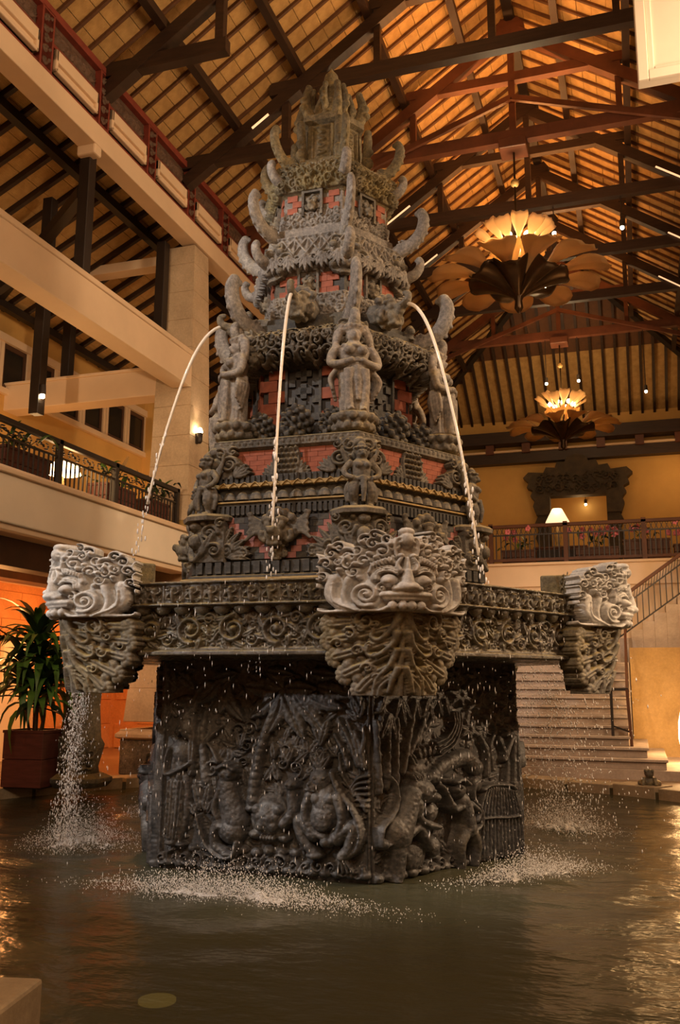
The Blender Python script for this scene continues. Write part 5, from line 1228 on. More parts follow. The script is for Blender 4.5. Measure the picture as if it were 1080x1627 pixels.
PNc = RNc.mesh('corner_boss', on_corner(1.30, 5.12, 0.577, 0.05), cut=0.006, back=0.14)
for a in HEX: obj('canopy_carving', PN, 'stone_tower', CA, rz=a)
for a in COR:
    Rm = Matrix.Rotation(a, 3, 'Z')
    obj('corner_boss', PNc, 'stone_tower', CA, rz=a); obj('horn', horn_big, 'stone_pale', CA, loc=Rm @ Vector((0, -1.06, 5.58)), rz=a).scale = (0.62, 1, 1)
    obj('scroll_hook', curl_me, 'stone_pale', CA, loc=Rm @ Vector((0, -1.26, 5.42)), rz=a)
for a in HEX: obj('spout_head', spout_me, 'stone_tower', CA, loc=Matrix.Rotation(a, 3, 'Z') @ Vector((0, -1.0, 5.84)), rz=a)

# ---- second shrine storey
S2 = hexpart('upper_storey', [(0.94, 5.72), (0.94, 5.82), (0.86, 5.85), (0.83, 6.42)], 'stone_tower_dark', FT)
bricks(S2, 0.84, 6.10, 6.40, 4, 0.145, lambda u, v, i, j: 'brick_red' if abs(u) > 0.13 else None, xmax=0.35, d=0.03, faces=(0, 1), rest=(2, 3, 4, 5))
RS2 = Relief(0.88, 0.28, 0.0085); scrollwork(RS2, -0.43, 0.43, 0.02, 0.26, 0.075, 0.04, 0.012, seed=41); RS2.H = np.maximum(RS2.H, 0.008)
PS2 = RS2.mesh('scroll_band', on_face(0.87 * C30 - 0.01, 5.83), back=0.0)
nic = MB().ab((-0.13, -0.06, 0), (-0.10, 0.02, 0.32)).ab((0.10, -0.06, 0), (0.13, 0.02, 0.32)).ab((-0.13, -0.06, 0.29), (0.13, 0.02, 0.32)).mesh('niche_frame')
for a in HEX:
    Rm = Matrix.Rotation(a, 3, 'Z'); obj('scroll_band', PS2, 'stone_pale', S2, rz=a)
    obj('niche_frame', nic, 'stone_tower', S2, loc=Rm @ Vector((0, -0.835 * C30, 6.09)), rz=a); obj('face_boss', spout_small, 'stone_tower', S2, loc=Rm @ Vector((0, -0.84 * C30, 6.22)), rz=a)
# lace cornice with drooping leaves
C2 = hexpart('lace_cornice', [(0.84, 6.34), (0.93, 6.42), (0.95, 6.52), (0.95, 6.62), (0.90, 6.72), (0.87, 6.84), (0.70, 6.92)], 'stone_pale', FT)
RX2 = Relief(0.95, 0.30, 0.0085)
for k in range(6):
    x = -0.40 + k * 0.16
    for d in (-1, 1): RX2.stroke([(x - 0.065 * d, 0.06), (x + 0.065 * d, 0.24)], 0.013, 0.013, 0.035, 0.01, curve=False)
    RX2.dome(x, 0.15, 0.024, h=0.035, base=0.02); RX2.stroke([(x + 0.08, 0.03), (x + 0.08, 0.27)], 0.012, 0.012, 0.03, 0.01, curve=False); RX2.curl(x, 0.275, 0.024, 1, k, 1, 0.009, 0.03, 0.01); RX2.curl(x + 0.06, 0.03, 0.024, 1, k, -1, 0.009, 0.03, 0.01)
for yy in (0.012, 0.29): RX2.stroke([(-0.47, yy), (0.47, yy)], 0.012, h=0.035, curve=False)
RX2.H = np.maximum(RX2.H, 0.004); RX2.fleck(30, 0.002, 1)
PX = RX2.mesh('lace_band', on_face(0.955 * C30, 6.54, lean=-0.24), back=0.02)
RDp = Relief(0.98, 0.26, 0.0085)
for k in range(5):
    x = -0.40 + k * 0.2
    for j in range(5): RDp.leaf(x, 0.25, -PI / 2 + (j - 2) * 0.42, 0.20 - 0.02 * abs(j - 2), 0.036, 0.045, 0.01 + 0.004 * (2 - abs(j - 2)), 4)
    RDp.dome(x, 0.235, 0.035, h=0.05, base=0.02); RDp.curl(x + 0.1, 0.21, 0.04, 1.3, 0, 1, 0.013, 0.045, 0.01)
PD = RDp.mesh('leaf_fringe', on_face(0.965 * C30, 6.29, lean=0.05), cut=0.006, back=0.03)
for a in HEX: obj('lace_band', PX, 'stone_pale', C2, rz=a); obj('leaf_fringe', PD, 'stone_pale', C2, rz=a)
for a in COR:
    Rm = Matrix.Rotation(a, 3, 'Z')
    obj('horn', horn_mid, 'stone_pale', C2, loc=Rm @ Vector((0, -0.86, 6.84)), rz=a).scale = (0.62, 1, 1); obj('scroll_hook', curl_me, 'stone_pale', C2, loc=Rm @ Vector((0, -1.0, 6.5)), rz=a)
    obj('corner_tassel', PNc, 'stone_pale', C2, loc=Rm @ Vector((0, 0.40, 1.18)), rz=a)
# ---- third storey
S3 = hexpart('crown_storey', [(0.80, 6.88), (0.80, 6.98), (0.73, 7.0), (0.72, 7.46)], 'stone_pale', FT)
bricks(S3, 0.72, 7.20, 7.44, 3, 0.13, lambda u, v, i, j: 'brick_red' if abs(u) > 0.14 else None, xmax=0.30, d=0.03, faces=(0, 1), rest=(2, 3, 4, 5))
RS3 = Relief(0.74, 0.22, 0.0085); scrollwork(RS3, -0.36, 0.36, 0.02, 0.2, 0.065, 0.035, 0.01, seed=51); RS3.H = np.maximum(RS3.H, 0.006)
PS3 = RS3.mesh('scroll_band', on_face(0.73 * C30 - 0.008, 7.0), back=0.0)
for a in HEX:
    Rm = Matrix.Rotation(a, 3, 'Z'); obj('scroll_band', PS3, 'stone_pale', S3, rz=a)
    n_ = obj('niche_frame', nic, 'stone_pale', S3, loc=Rm @ Vector((0, -0.72 * C30, 7.14)), rz=a); obj('face_boss', spout_small, 'stone_tower', S3, loc=Rm @ Vector((0, -0.72 * C30, 7.28)), rz=a)
C3 = hexpart('upper_canopy', [(0.72, 7.42), (0.78, 7.48), (0.80, 7.60), (0.78, 7.76), (0.66, 7.86), (0.5, 7.92)], 'stone_moss', FT)
RC3 = Relief(0.86, 0.40, 0.0085); scrollwork(RC3, -0.42, 0.42, 0.02, 0.38, 0.075, 0.055, 0.012, seed=61); RC3.H = np.maximum(RC3.H, 0.006); RC3.fleck(30, 0.006, 8)
PC3 = RC3.mesh('canopy_carving', on_face(0.80 * C30, 7.46, prof=lambda V: 0.03 * np.sin(V / 0.4 * PI) - 0.10 * np.clip((V - 0.27) / 0.13, 0, 1)), back=0.04)
for a in HEX: obj('canopy_carving', PC3, 'stone_moss', C3, rz=a)
for a in COR:
    Rm = Matrix.Rotation(a, 3, 'Z')
    obj('horn', horn_top, 'stone_moss', C3, loc=Rm @ Vector((0, -0.60, 7.84)), rz=a).scale = (0.7, 1, 1); obj('scroll_hook', curl_me, 'stone_moss', C3, loc=Rm @ Vector((0, -0.80, 7.60)), rz=a)
# ---- little shrine and finial
TS = hexpart('top_shrine', [(0.50, 7.88), (0.50, 8.02), (0.40, 8.04), (0.37, 8.55), (0.44, 8.58), (0.44, 8.66), (0.34, 8.70)], 'stone_moss', FT)
RP3 = Relief(0.30, 0.46, 0.009)
RP3.stroke([(-0.12, 0.02), (-0.12, 0.44)], 0.02, h=0.04, curve=False); RP3.stroke([(0.12, 0.02), (0.12, 0.44)], 0.02, h=0.04, curve=False); RP3.stroke([(-0.12, 0.43), (0.12, 0.43)], 0.02, h=0.04, curve=False)
for k in range(4): RP3.stroke([(-0.05, 0.06 + k * 0.09), (0.05, 0.09 + k * 0.09), (-0.05, 0.13 + k * 0.09)], 0.014, h=0.04)
PP3 = RP3.mesh('carved_panel', on_face(0.385 * C30, 8.06), back=0.0)
pil = fuse('pillar', MB().tube([(0, 0, -0.02), (0, -0.03, 0.2), (0, -0.05, 0.4), (0, -0.05, 0.5)], [0.06, 0.055, 0.06, 0.05], 10).ball((0, -0.05, 0.51), 0.055).ball((0, -0.05, 0.1), 0.075).ball((0, -0.08, 0.25), 0.045), 0.012)
leaf3 = fuse('roof_leaf', MB().tube(catmull([(0, 0, -0.04), (0, -0.09, 0.08), (0, -0.12, 0.24), (0, -0.07, 0.42)], 5), np.linspace(0.10, 0.045, 16), 10, 0.75).ball((0, -0.075, 0.41), 0.05).ball((0, -0.17, 0.1), 0.05).ball((0, -0.17, 0.2), 0.04), 0.012)
for a in HEX: obj('carved_panel', PP3, 'stone_moss', TS, rz=a)
for a in COR:
    Rm = Matrix.Rotation(a, 3, 'Z'); obj('pillar', pil, 'stone_moss', TS, loc=Rm @ Vector((0, -0.44, 8.0)), rz=a)
    l_ = obj('roof_leaf', leaf3, 'stone_moss', TS, loc=Rm @ Vector((0, -0.30, 8.66)), rz=a)
for a in HEX:
    l_ = obj('roof_leaf', leaf3, 'stone_moss', TS, loc=Matrix.Rotation(a, 3, 'Z') @ Vector((0, -0.17, 8.80)), rz=a); l_.scale = (0.8, 0.8, 0.9)
fin = MB().lathe([(0.30, 8.62), (0.27, 8.80), (0.20, 9.0), (0.14, 9.15), (0.17, 9.2), (0.12, 9.28), (0.06, 9.30), (0.10, 9.36), (0.085, 9.43), (0.03, 9.5), (0.012, 9.55)], 14)
for k in range(26):
    t = k / 26; a = k * 2.4; r = 0.27 - 0.17 * t; fin.ball((r * math.cos(a), r * math.sin(a), 8.7 + 0.5 * t), 0.055 - 0.02 * t, 8, 6)
obj('finial', fuse('finial', fin, 0.012, 1), 'stone_moss', TS)

# ================================================================== statues on the fountain
def goddess():
    mb = MB()
    mb.tube([(0, 0.0, 0.0), (0.01, 0, 0.10), (0.015, -0.01, 0.25), (0, 0, 0.38), (0, 0, 0.46)], [0.125, 0.115, 0.125, 0.14, 0.115], 14, 0.8, side=(1, 0, 0))
    mb.tube([(0, 0, 0.44), (0, -0.005, 0.52), (0, 0, 0.60), (0, 0.005, 0.66), (0, 0, 0.72)], [0.10, 0.12, 0.135, 0.10, 0.05], 12, 0.72, side=(1, 0, 0))
    mb.ball((0, -0.01, 0.775), (0.062, 0.07, 0.08)); mb.ball((0, -0.08, 0.77), (0.012, 0.018, 0.022)); mb.ball((0, -0.065, 0.74), (0.026, 0.014, 0.010))
    for e in (-1, 1):
        mb.ball((e * 0.025, -0.068, 0.79), (0.014, 0.01, 0.010)); mb.ball((e * 0.055, -0.085, 0.60), 0.048)
        mb.tube(catmull([(e * 0.13, 0.0, 0.655), (e * 0.185, -0.01, 0.56), (e * 0.19, -0.04, 0.47), (e * 0.10, -0.12, 0.46), (e * 0.03, -0.15, 0.485)], 5), np.linspace(0.048, 0.03, 21), 9)
        for k in range(3): mb.tube([(e * 0.03, -0.15, 0.49 - 0.014 * k), (e * -0.01, -0.165, 0.50 - 0.014 * k)], 0.010, 6)
        mb.tube(catmull([(e * 0.07, 0.02, 0.83), (e * 0.125, 0.03, 0.80), (e * 0.145, 0.03, 0.70), (e * 0.15, 0.03, 0.60)], 5), np.linspace(0.045, 0.03, 16), 8)
        for k in range(5): mb.ball((e * (0.10 + 0.012 * k), 0.01, 0.86 - 0.045 * k), 0.034, 8, 6)
        for k in range(4): mb.tube(catmull([(e * 0.13, 0.04 - 0.02 * k, 0.45), (e * (0.175 + 0.012 * k), 0.03 - 0.03 * k, 0.32), (e * (0.15 + 0.012 * k), 0.0 - 0.02 * k, 0.12 + 0.03 * k)], 4), np.linspace(0.024, 0.016, 9), 7)
        mb.tube(catmull([(e * 0.06, -0.12, 0.40), (e * 0.07, -0.125, 0.22), (e * 0.055, -0.12, 0.03)], 4), np.linspace(0.05, 0.035, 9), 8)
        mb.ball((e * 0.05, -0.14, 0.015), (0.032, 0.055, 0.02))
    for k in range(9):
        a = -1.3 + 2.6 * k / 8; x, y = math.sin(a), -math.cos(a)
        mb.tube([(0.13 * x, 0.105 * y, 0.42), (0.128 * x, 0.10 * y, 0.22), (0.12 * x, 0.10 * y, 0.02)], [0.010, 0.013, 0.012], 6)
    mb.tube([(0, -0.13, 0.44), (0, -0.15, 0.30), (0.01, -0.135, 0.10)], [0.03, 0.028, 0.02], 8)
    mb.tube(catmull([(-0.14, -0.03, 0.45), (0, -0.14, 0.42), (0.14, -0.03, 0.45)], 5), 0.022, 7); mb.tube(catmull([(-0.10, -0.02, 0.665), (0, -0.10, 0.64), (0.10, -0.02, 0.665)], 5), 0.02, 7)
    mb.lathe([(0.072, 0.82), (0.085, 0.84), (0.062, 0.87), (0.066, 0.89), (0.045, 0.92), (0.046, 0.94), (0.02, 0.985)], 12, (0, 0, 0))
    for k in range(7): a = -1.5 + 3 * k / 6; mb.ball((0.078 * math.sin(a), -0.078 * math.cos(a), 0.855), 0.018, 7, 5)
    return fuse('figure', mb, 0.0095, 1)
def guardian():
    mb = MB()
    mb.ball((0, 0, 0.30), (0.085, 0.07, 0.09)); mb.tube([(0, 0, 0.24), (0, -0.01, 0.34), (0, 0, 0.44), (0, 0, 0.49)], [0.075, 0.085, 0.095, 0.045], 12, 0.75, side=(1, 0, 0))
    mb.ball((0, -0.015, 0.53), (0.058, 0.06, 0.06)); mb.ball((0, -0.07, 0.515), (0.03, 0.03, 0.022)); mb.ball((0, -0.075, 0.545), (0.012, 0.014, 0.012))
    for e in (-1, 1):
        mb.tube(catmull([(e * 0.05, 0, 0.25), (e * 0.085, -0.045, 0.15), (e * 0.07, -0.01, 0.06), (e * 0.07, -0.02, 0.0)], 4), np.linspace(0.06, 0.034, 13), 9); mb.ball((e * 0.075, -0.05, 0.012), (0.03, 0.055, 0.02))
        mb.tube(catmull([(e * 0.09, 0, 0.45), (e * 0.16, 0.0, 0.37), (e * 0.15, -0.03, 0.31), (e * 0.085, -0.06, 0.28)], 4), np.linspace(0.036, 0.024, 13), 8)
        mb.ball((e * 0.03, -0.065, 0.545), 0.014); mb.ball((e * 0.06, 0, 0.55), (0.02, 0.02, 0.03)); mb.ball((e * 0.04, -0.065, 0.41), 0.035)
        mb.tube(catmull([(e * 0.08, 0.02, 0.28), (e * 0.14, 0.02, 0.18), (e * 0.13, 0.0, 0.05)], 4), np.linspace(0.03, 0.02, 9), 7)
        for k in range(5): mb.tube(catmull([(e * 0.05, 0.05, 0.34 + 0.02 * k), (e * (0.12 + 0.012 * k), 0.07, 0.44 + 0.03 * k), (e * (0.15 + 0.004 * k), 0.06, 0.50 + 0.03 * k)], 4), np.linspace(0.024, 0.012, 9), 7)
    mb.tube([(0, -0.075, 0.30), (0, -0.10, 0.18), (0, -0.085, 0.05)], [0.03, 0.03, 0.018], 8); mb.tube(catmull([(-0.085, -0.02, 0.28), (0, -0.085, 0.27), (0.085, -0.02, 0.28)], 4), 0.02, 7)
    mb.lathe([(0.06, 0.565), (0.07, 0.58), (0.045, 0.61), (0.045, 0.625), (0.015, 0.66)], 12)
    for k in range(7): a = -1.7 + 3.4 * k / 6; mb.ball((0.07 * math.sin(a), -0.065 * math.cos(a), 0.585), 0.017, 7, 5)
    return fuse('figure', mb, 0.0085, 1)
god_me, gua_me = goddess(), guardian()
lot = MB(); lot.lathe([(0.18, 0.0), (0.22, 0.02), (0.20, 0.05), (0.17, 0.08), (0.21, 0.11), (0.235, 0.16), (0.22, 0.20), (0.15, 0.215)], 24)
for k in range(12):
    a = 2 * PI * k / 12; lot.ball((0.195 * math.cos(a), 0.195 * math.sin(a), 0.055), (0.05, 0.05, 0.045), 8, 6); lot.ball((0.222 * math.cos(a + 0.26), 0.222 * math.sin(a + 0.26), 0.15), (0.052, 0.052, 0.05), 8, 6)
lot_me = fuse('lotus_pedestal', lot, 0.012, 1)
names_c = {30: 'front', 90: 'right', 150: 'right rear', 210: 'rear', 270: 'left rear', 330: 'left'}
for d, nm in names_c.items():
    a = rad(d); Rm = Matrix.Rotation(a, 3, 'Z')
    s_ = thing('goddess_statue', 'tall robed stone statue on a lotus pedestal, %s corner of the upper platform' % nm, 'statue', Rm @ Vector((0, -1.34, 4.285)), a + (rad(-22) if d == 330 else 0), 'robed statues on the upper platform')
    obj('figure', god_me, 'stone_statue', s_, loc=(0, 0, 0.205)).scale = (1.28, 1.22, 1.14); obj('lotus_pedestal', lot_me, 'stone_tower', s_)
    g = thing('guardian_statue', 'small crowned stone guardian with hands on hips, %s corner above the masks' % nm, 'statue', Rm @ Vector((0, -1.70, 3.43)), a, 'guardian statues on the corner blocks')
    obj('figure', gua_me, 'stone_tower', g).scale = (1.08, 1.08, 1.04)

# ================================================================== running water
def jet(az, r0, z0, r1, z1, drop_from, label, n=30):
    t_ = thing('water_jet', label, 'water jet', (0, 0, 0), az, 'jets from the spouts')
    path = []; rr = []
    for i in range(n + 1):
        t = i / n; r = r0 + (r1 - r0) * (1.15 * t - 0.15 * t * t) if True else 0
        z_ = z0 + 0.10 * math.sin(min(t * 6, PI)) * 0.4 - (z0 - z1) * (0.12 * t + 0.88 * t * t); path.append((0.004 * math.sin(9 * t), -r, z_)); rr.append(0.022 - 0.010 * t)
    k = int(n * drop_from)
    obj('stream', MB().tube(path[:k + 1], rr[:k + 1], 8), 'water_jet', t_, smooth=True)
    mb = MB(); g = np.random.default_rng(int(abs(az) * 100) + 5)
    for i in range(k - 6, n):
        for j in range(7):
            f = g.random(); p = np.array(path[i]) * (1 - f) + np.array(path[i + 1]) * f; sp = 0.012 + 0.05 * (i / n) ** 4
            mb.ball(p + g.normal(size=3) * sp * 0.6, np.array((0.010, 0.010, 0.030)) * g.uniform(0.5, 1.2), 5, 4)
    o = obj('drops', mb, 'water_drop', t_, smooth=True); o['kind'] = 'stuff'
jet(0, 1.27, 5.90, 1.76, 2.60, 0.93, 'thin water jet falling almost straight down the front face')
jet(rad(60), 1.27, 5.90, 2.30, 2.56, 0.95, 'water jet arching from the right spout down to the right rim')
jet(rad(-60), 1.27, 5.90, 2.26, 2.56, 0.8, 'water jet arching out left in front of the sandstone column')
jet(rad(120), 1.25, 5.90, 1.75, 2.56, 0.9, 'water jet behind the right statue'); jet(rad(-120), 1.25, 5.90, 1.75, 2.56, 0.9, 'water jet behind the left statue'); jet(rad(180), 1.25, 5.90, 1.75, 2.56, 0.9, 'water jet on the hidden rear face')
octa_v = np.array([(1, 0, 0), (-1, 0, 0), (0, 1, 0), (0, -1, 0), (0, 0, 1), (0, 0, -1)], float); octa_f = np.array([(0, 2, 4), (2, 1, 4), (1, 3, 4), (3, 0, 4), (2, 0, 5), (1, 2, 5), (3, 1, 5), (0, 3, 5)])
def drops(name, P, S_, label, mat='water_drop', cat='water spray'):
    P = np.asarray(P); S_ = np.asarray(S_); n = len(P)
    V = (octa_v[None] * S_[:, None, :] + P[:, None, :]).reshape(-1, 3); F_ = (octa_f[None] + 6 * np.arange(n)[:, None, None]).reshape(-1, 3)
    return tag(obj(name, mesh_np(name, V, None, F_), mat), label, cat, kind='stuff')
def azp(d, r): return np.array((r * math.sin(rad(d)), -r * math.cos(rad(d))))
# curtains of drops falling from the rim of the side faces
for d, n, w_, lab in ((-60, 2600, 0.30, 'sparkling curtain of drops falling behind the left corner mask'), (120, 2000, 0.75, 'wide veil of fine drops in front of the staircase'), (-120, 400, 0.4, 'few drops falling on the hidden rear left side')):
    Rm = np.array(Matrix.Rotation(rad(d), 3, 'Z')); z_ = rng.random(n) * 2.0; t_ = rng.normal(size=n) * w_
    q = np.column_stack([t_, -(2.68 + 0.10 * (2 - z_) * rng.random(n)) + rng.normal(size=n) * 0.05, z_]) @ Rm.T; s0 = rng.uniform(0.3, 1.0, n)
    drops('falling_drops', q, np.column_stack([0.0075 * s0, 0.0075 * s0, 0.014 * s0 * rng.uniform(0.6, 2.2, n)]), lab)
# drips along the rims of the two near faces
P = []; Sx = []
for f, n in ((0, 520), (1, 420)):
    a = HEX[f]; Rm = np.array(Matrix.Rotation(a, 3, 'Z')); st_ = rng.choice(np.linspace(-1.3, 1.3, 46), n)
    q = np.column_stack([st_ + rng.normal(size=n) * 0.012, -(2.66 + 0.04 * rng.random(n)), 2.6 * rng.random(n) ** 0.9]); P.append(q @ Rm.T); s0 = rng.uniform(0.3, 1, n); Sx.append(np.column_stack([0.004 * s0, 0.004 * s0, 0.020 * s0 * rng.uniform(0.5, 2, n)]))
drops('rim_drips', np.concatenate(P), np.concatenate(Sx), 'thin lines of drips running off the basin rim')
# splashes where the water meets the pool
def splash(c, rx, ry, ang, n, hgt, label, seed):
    n *= 3; g = np.random.default_rng(seed); t = thing('splash', label, 'splash', (c[0], c[1], 0.0), group='white splashes on the pool')
    x = g.normal(size=n) * rx * 0.5; y = g.normal(size=n) * ry * 0.5; z_ = np.abs(g.normal(size=n)) * hgt * np.exp(-(x / rx) ** 2 - (y / ry) ** 2)
    k = n // 3; vx = g.normal(size=n); vy = g.normal(size=n)
    c_, s_ = math.cos(ang), math.sin(ang); X = x * c_ - y * s_; Y = x * s_ + y * c_
    sz = g.uniform(0.25, 1, n) ** 2
    V = np.column_stack([X, Y, z_ + 0.02]); S_ = np.column_stack([0.0052 * sz, 0.0052 * sz, 0.0085 * sz])
    Vv = (octa_v[None] * S_[:, None, :] + V[:, None, :]).reshape(-1, 3); F_ = (octa_f[None] + 6 * np.arange(n)[:, None, None]).reshape(-1, 3)
    o = obj('spray', mesh_np('spray', Vv, None, F_), 'water_drop', t); o['kind'] = 'stuff'
    # churned foam: low lumpy mound
    m = 40; uu = np.linspace(-1, 1, m); U, W = np.meshgrid(uu, uu); rr = np.hypot(U, W); G = g.normal(size=(m, m)); 
    for _ in range(2): G = (G + np.roll(G, 1, 0) + np.roll(G, -1, 0) + np.roll(G, 1, 1) + np.roll(G, -1, 1)) / 5
    Hh = (0.32 * hgt * np.clip(1 - rr ** 2, 0, 1)) * (0.35 + 2.2 * G) ; ok = (rr < 0.9) & (Hh > 0.012)
    cells = ok[:-1, :-1] & ok[1:, :-1] & ok[:-1, 1:] & ok[1:, 1:]
    idx = np.arange(m * m).reshape(m, m); j, i = np.nonzero(cells); Qd = np.stack([idx[j, i], idx[j, i + 1], idx[j + 1, i + 1], idx[j + 1, i]], 1)
    x = U * rx * 0.8; y = W * ry * 0.8
    o = obj('foam', mesh_np('foam', np.stack([x * c_ - y * s_, x * s_ + y * c_, Hh], -1).reshape(-1, 3), Qd), 'water_foam', t)
WXY = [Vector((0, 0))]
SPL = [((-2.35, -1.14), 0.50, 0.45, 0, 2600, 0.22, 'white splash under the left corner mask', 1), ((0.14, -2.82), 1.10, 0.20, -0.05, 4200, 0.13, 'long low splash in front of the monkey and tortoise panel', 2),
       ((2.36, -1.15), 0.70, 0.2, rad(46), 2300, 0.12, 'splash in front of the cage panel', 3), ((2.43, 1.68), 0.6, 0.35, -0.5, 2000, 0.2, 'splash under the right corner of the basin', 4), ((-2.75, 1.0), 0.3, 0.3, 0, 500, 0.16, 'small splash close to the left edge of the carved base', 5)]
for a in SPL: splash(*a)
# lamp under the water
pl = thing('underwater_lamp', 'dim yellow lamp under the water in the left foreground', 'pool light', (0.12, -3.9, -0.5))
obj('housing', MB().lathe([(0.16, 0), (0.17, 0.05), (0.14, 0.08)], 18), 'iron', pl); obj('lens', MB().lathe([(0.13, 0.075), (0.13, 0.095), (0.06, 0.11)], 18), 'pool_lamp', pl, smooth=True)

# ================================================================== chandeliers
def petal_mesh(name, L, W, rise, droop, stalk=0.3, cup=0.25, n=14, m=8):
    """spatula petal: narrow stalk widening to a broad wavy end"""
    V = []
    for i in range(n + 1):
        t = i / n; q = min(max((t - stalk) / (0.88 - stalk), 0), 1); q = q * q * (3 - 2 * q)
        wd = W * (0.16 + 0.84 * q) * (1 if t < 0.9 else 1 - 0.10 * ((t - 0.9) / 0.1) ** 2)
        for j in range(m + 1):
            s_ = -1 + 2 * j / m; end = 0.05 * L * math.cos(s_ * 2.2) * q + 0.012 * L * math.cos(s_ * 8) * q
            V.append((t * L * 0.95 + end * t, s_ * wd, rise * L * t - droop * L * t ** 2.6 + cup * wd * s_ * s_ + 0.05 * W * math.cos(s_ * 7) * q))
    k = m + 1; Q = [(i * k + j, i * k + j + 1, (i + 1) * k + j + 1, (i + 1) * k + j) for i in range(n) for j in range(m)]
    V2 = [(x, y, z_ - 0.012) for x, y, z_ in V]; o_ = len(V)
    Q2 = [tuple(o_ + q for q in reversed(f)) for f in Q]
    edge = [j for j in range(k)] + [i * k + m for i in range(1, n + 1)] + [n * k + j for j in range(m - 1, -1, -1)] + [i * k for i in range(n - 1, 0, -1)]
    Q3 = [(edge[i], edge[i - 1], o_ + edge[i - 1], o_ + edge[i]) for i in range(len(edge))]
    return mesh_np(name, V + V2, Q + Q2 + Q3)
pt_up = petal_mesh('upper_petal', 0.86, 0.17, 0.72, 0.05, 0.45, 0.3); pt_dk = petal_mesh('dark_petal', 1.0, 0.36, 0.62, 0.25, 0.0, 0.45); pt_out = petal_mesh('outer_petal', 1.78, 0.36, 0.58, 0.36, 0.35, 0.2); pt_in = petal_mesh('inner_petal', 0.55, 0.24, 0.75, 0.0, 0.2, 0.5)
def chandelier(y, label, energy):
    c = thing('chandelier', label, 'chandelier', (1.5, y, 8.97), group='flower chandeliers')
    obj('rod', MB().lathe([(0.022, 1.6), (0.022, 3.6)], 8), 'chandelier_dark', c); obj('ceiling_plate', MB().box((0, 0, 3.54), (0.55, 0.5, 0.22)), 'timber_red', c, bevel=0.02)
    obj('collar_ball', MB().ball((0, 0, 2.75), 0.09), 'gilt', c, smooth=True)
    obj('stem', MB().lathe([(0.03, -0.05), (0.09, 0.05), (0.07, 0.2), (0.14, 0.35), (0.10, 0.6), (0.16, 0.75), (0.08, 1.1), (0.05, 1.7)], 14), 'chandelier_dark', c, smooth=True)
    for k in range(13):
        a = 2 * PI * k / 13
        p = obj('upper_petal', pt_up, 'petal_cream', c, loc=(0, 0, 1.05), rz=a + 0.1)
        if k % 2 == 0: p.scale = (0.9, 1.0, 1.15)
    for k in range(6): p = obj('inner_petal', pt_in, 'petal_tan', c, loc=(0, 0, 0.78), rz=2 * PI * k / 6 + 0.3)
    for k in range(7): obj('dark_petal', pt_dk, 'chandelier_dark', c, loc=(0, 0, 0.22), rz=2 * PI * k / 7 + 0.2)
    for k in range(11): obj('outer_petal', pt_out, 'petal_tan', c, loc=(0, 0, 0.30), rz=2 * PI * k / 11)
    for k in range(6):
        a = 2 * PI * k / 6 + 0.2; obj('bulb', MB().ball((0.36 * math.cos(a), 0.36 * math.sin(a), 1.46), 0.07), 'lamp_hot', c, smooth=True)
    for k in range(4):
        a = 2 * PI * k / 4 + 0.65; obj('lower_bulb', MB().ball((0.62 * math.cos(a), 0.62 * math.sin(a), 0.62), 0.04), 'lamp_hot', c, smooth=True)
    light('POINT', 'chandelier_light', (1.5, y, 8.97 + 1.60), energy, (1.0, 0.66, 0.34), size=0.12); light('POINT', 'chandelier_light_low', (1.5, y, 8.97 + 0.75), energy * 0.6, WARM, size=0.12)
chandelier(7.2, 'large flower shaped chandelier nearest, right of the fountain top', 180); chandelier(18.52, 'farther flower shaped chandelier over the far upper floor', 150)

# ================================================================== small lamps on the trusses
for p, lab in (((2.05, 10.03, 11.95), 'small bright spotlight on the truss just above the nearer chandelier'), ((3.55, 10.03, 11.85), 'small bright spotlight farthest right on the truss past the nearer chandelier'),
               ((1.05, 18.52, 11.15), 'left of two spotlights above the farther chandelier'), ((2.05, 18.52, 11.15), 'right of two spotlights above the farther chandelier'),
               ((4.05, 18.52, 10.6), 'spotlight near the right picture edge beyond the farther chandelier'), ((-6.06, 2.6, 6.5), 'tiny lamp on the hanging post over the gallery'), ((1.75, 26.2, 8.6), 'small lamp glowing inside the carved doorway')):
    s_ = thing('spotlight', lab, 'spotlight', p, group='small spotlights')
    obj('can', MB().lathe([(0.05, 0.03), (0.06, 0.05), (0.05, 0.2), (0.02, 0.22)], 10), 'iron', s_); obj('bulb', MB().ball((0, 0, 0), 0.045, 8, 6), 'lamp_hot', s_, smooth=True)
    ztop = {10.03: 12.64, 18.52: 12.64, 26.2: 9.3}.get(p[1])
    if ztop: obj('stem', MB().tube([(0, 0, 0.2), (0, 0, ztop - p[2])], 0.012, 6), 'iron', s_)
    else: obj('arm', MB().bar((0, 0, 0.15), (-0.1, 0.04, 0.15), 0.02, 0.02), 'iron', s_)

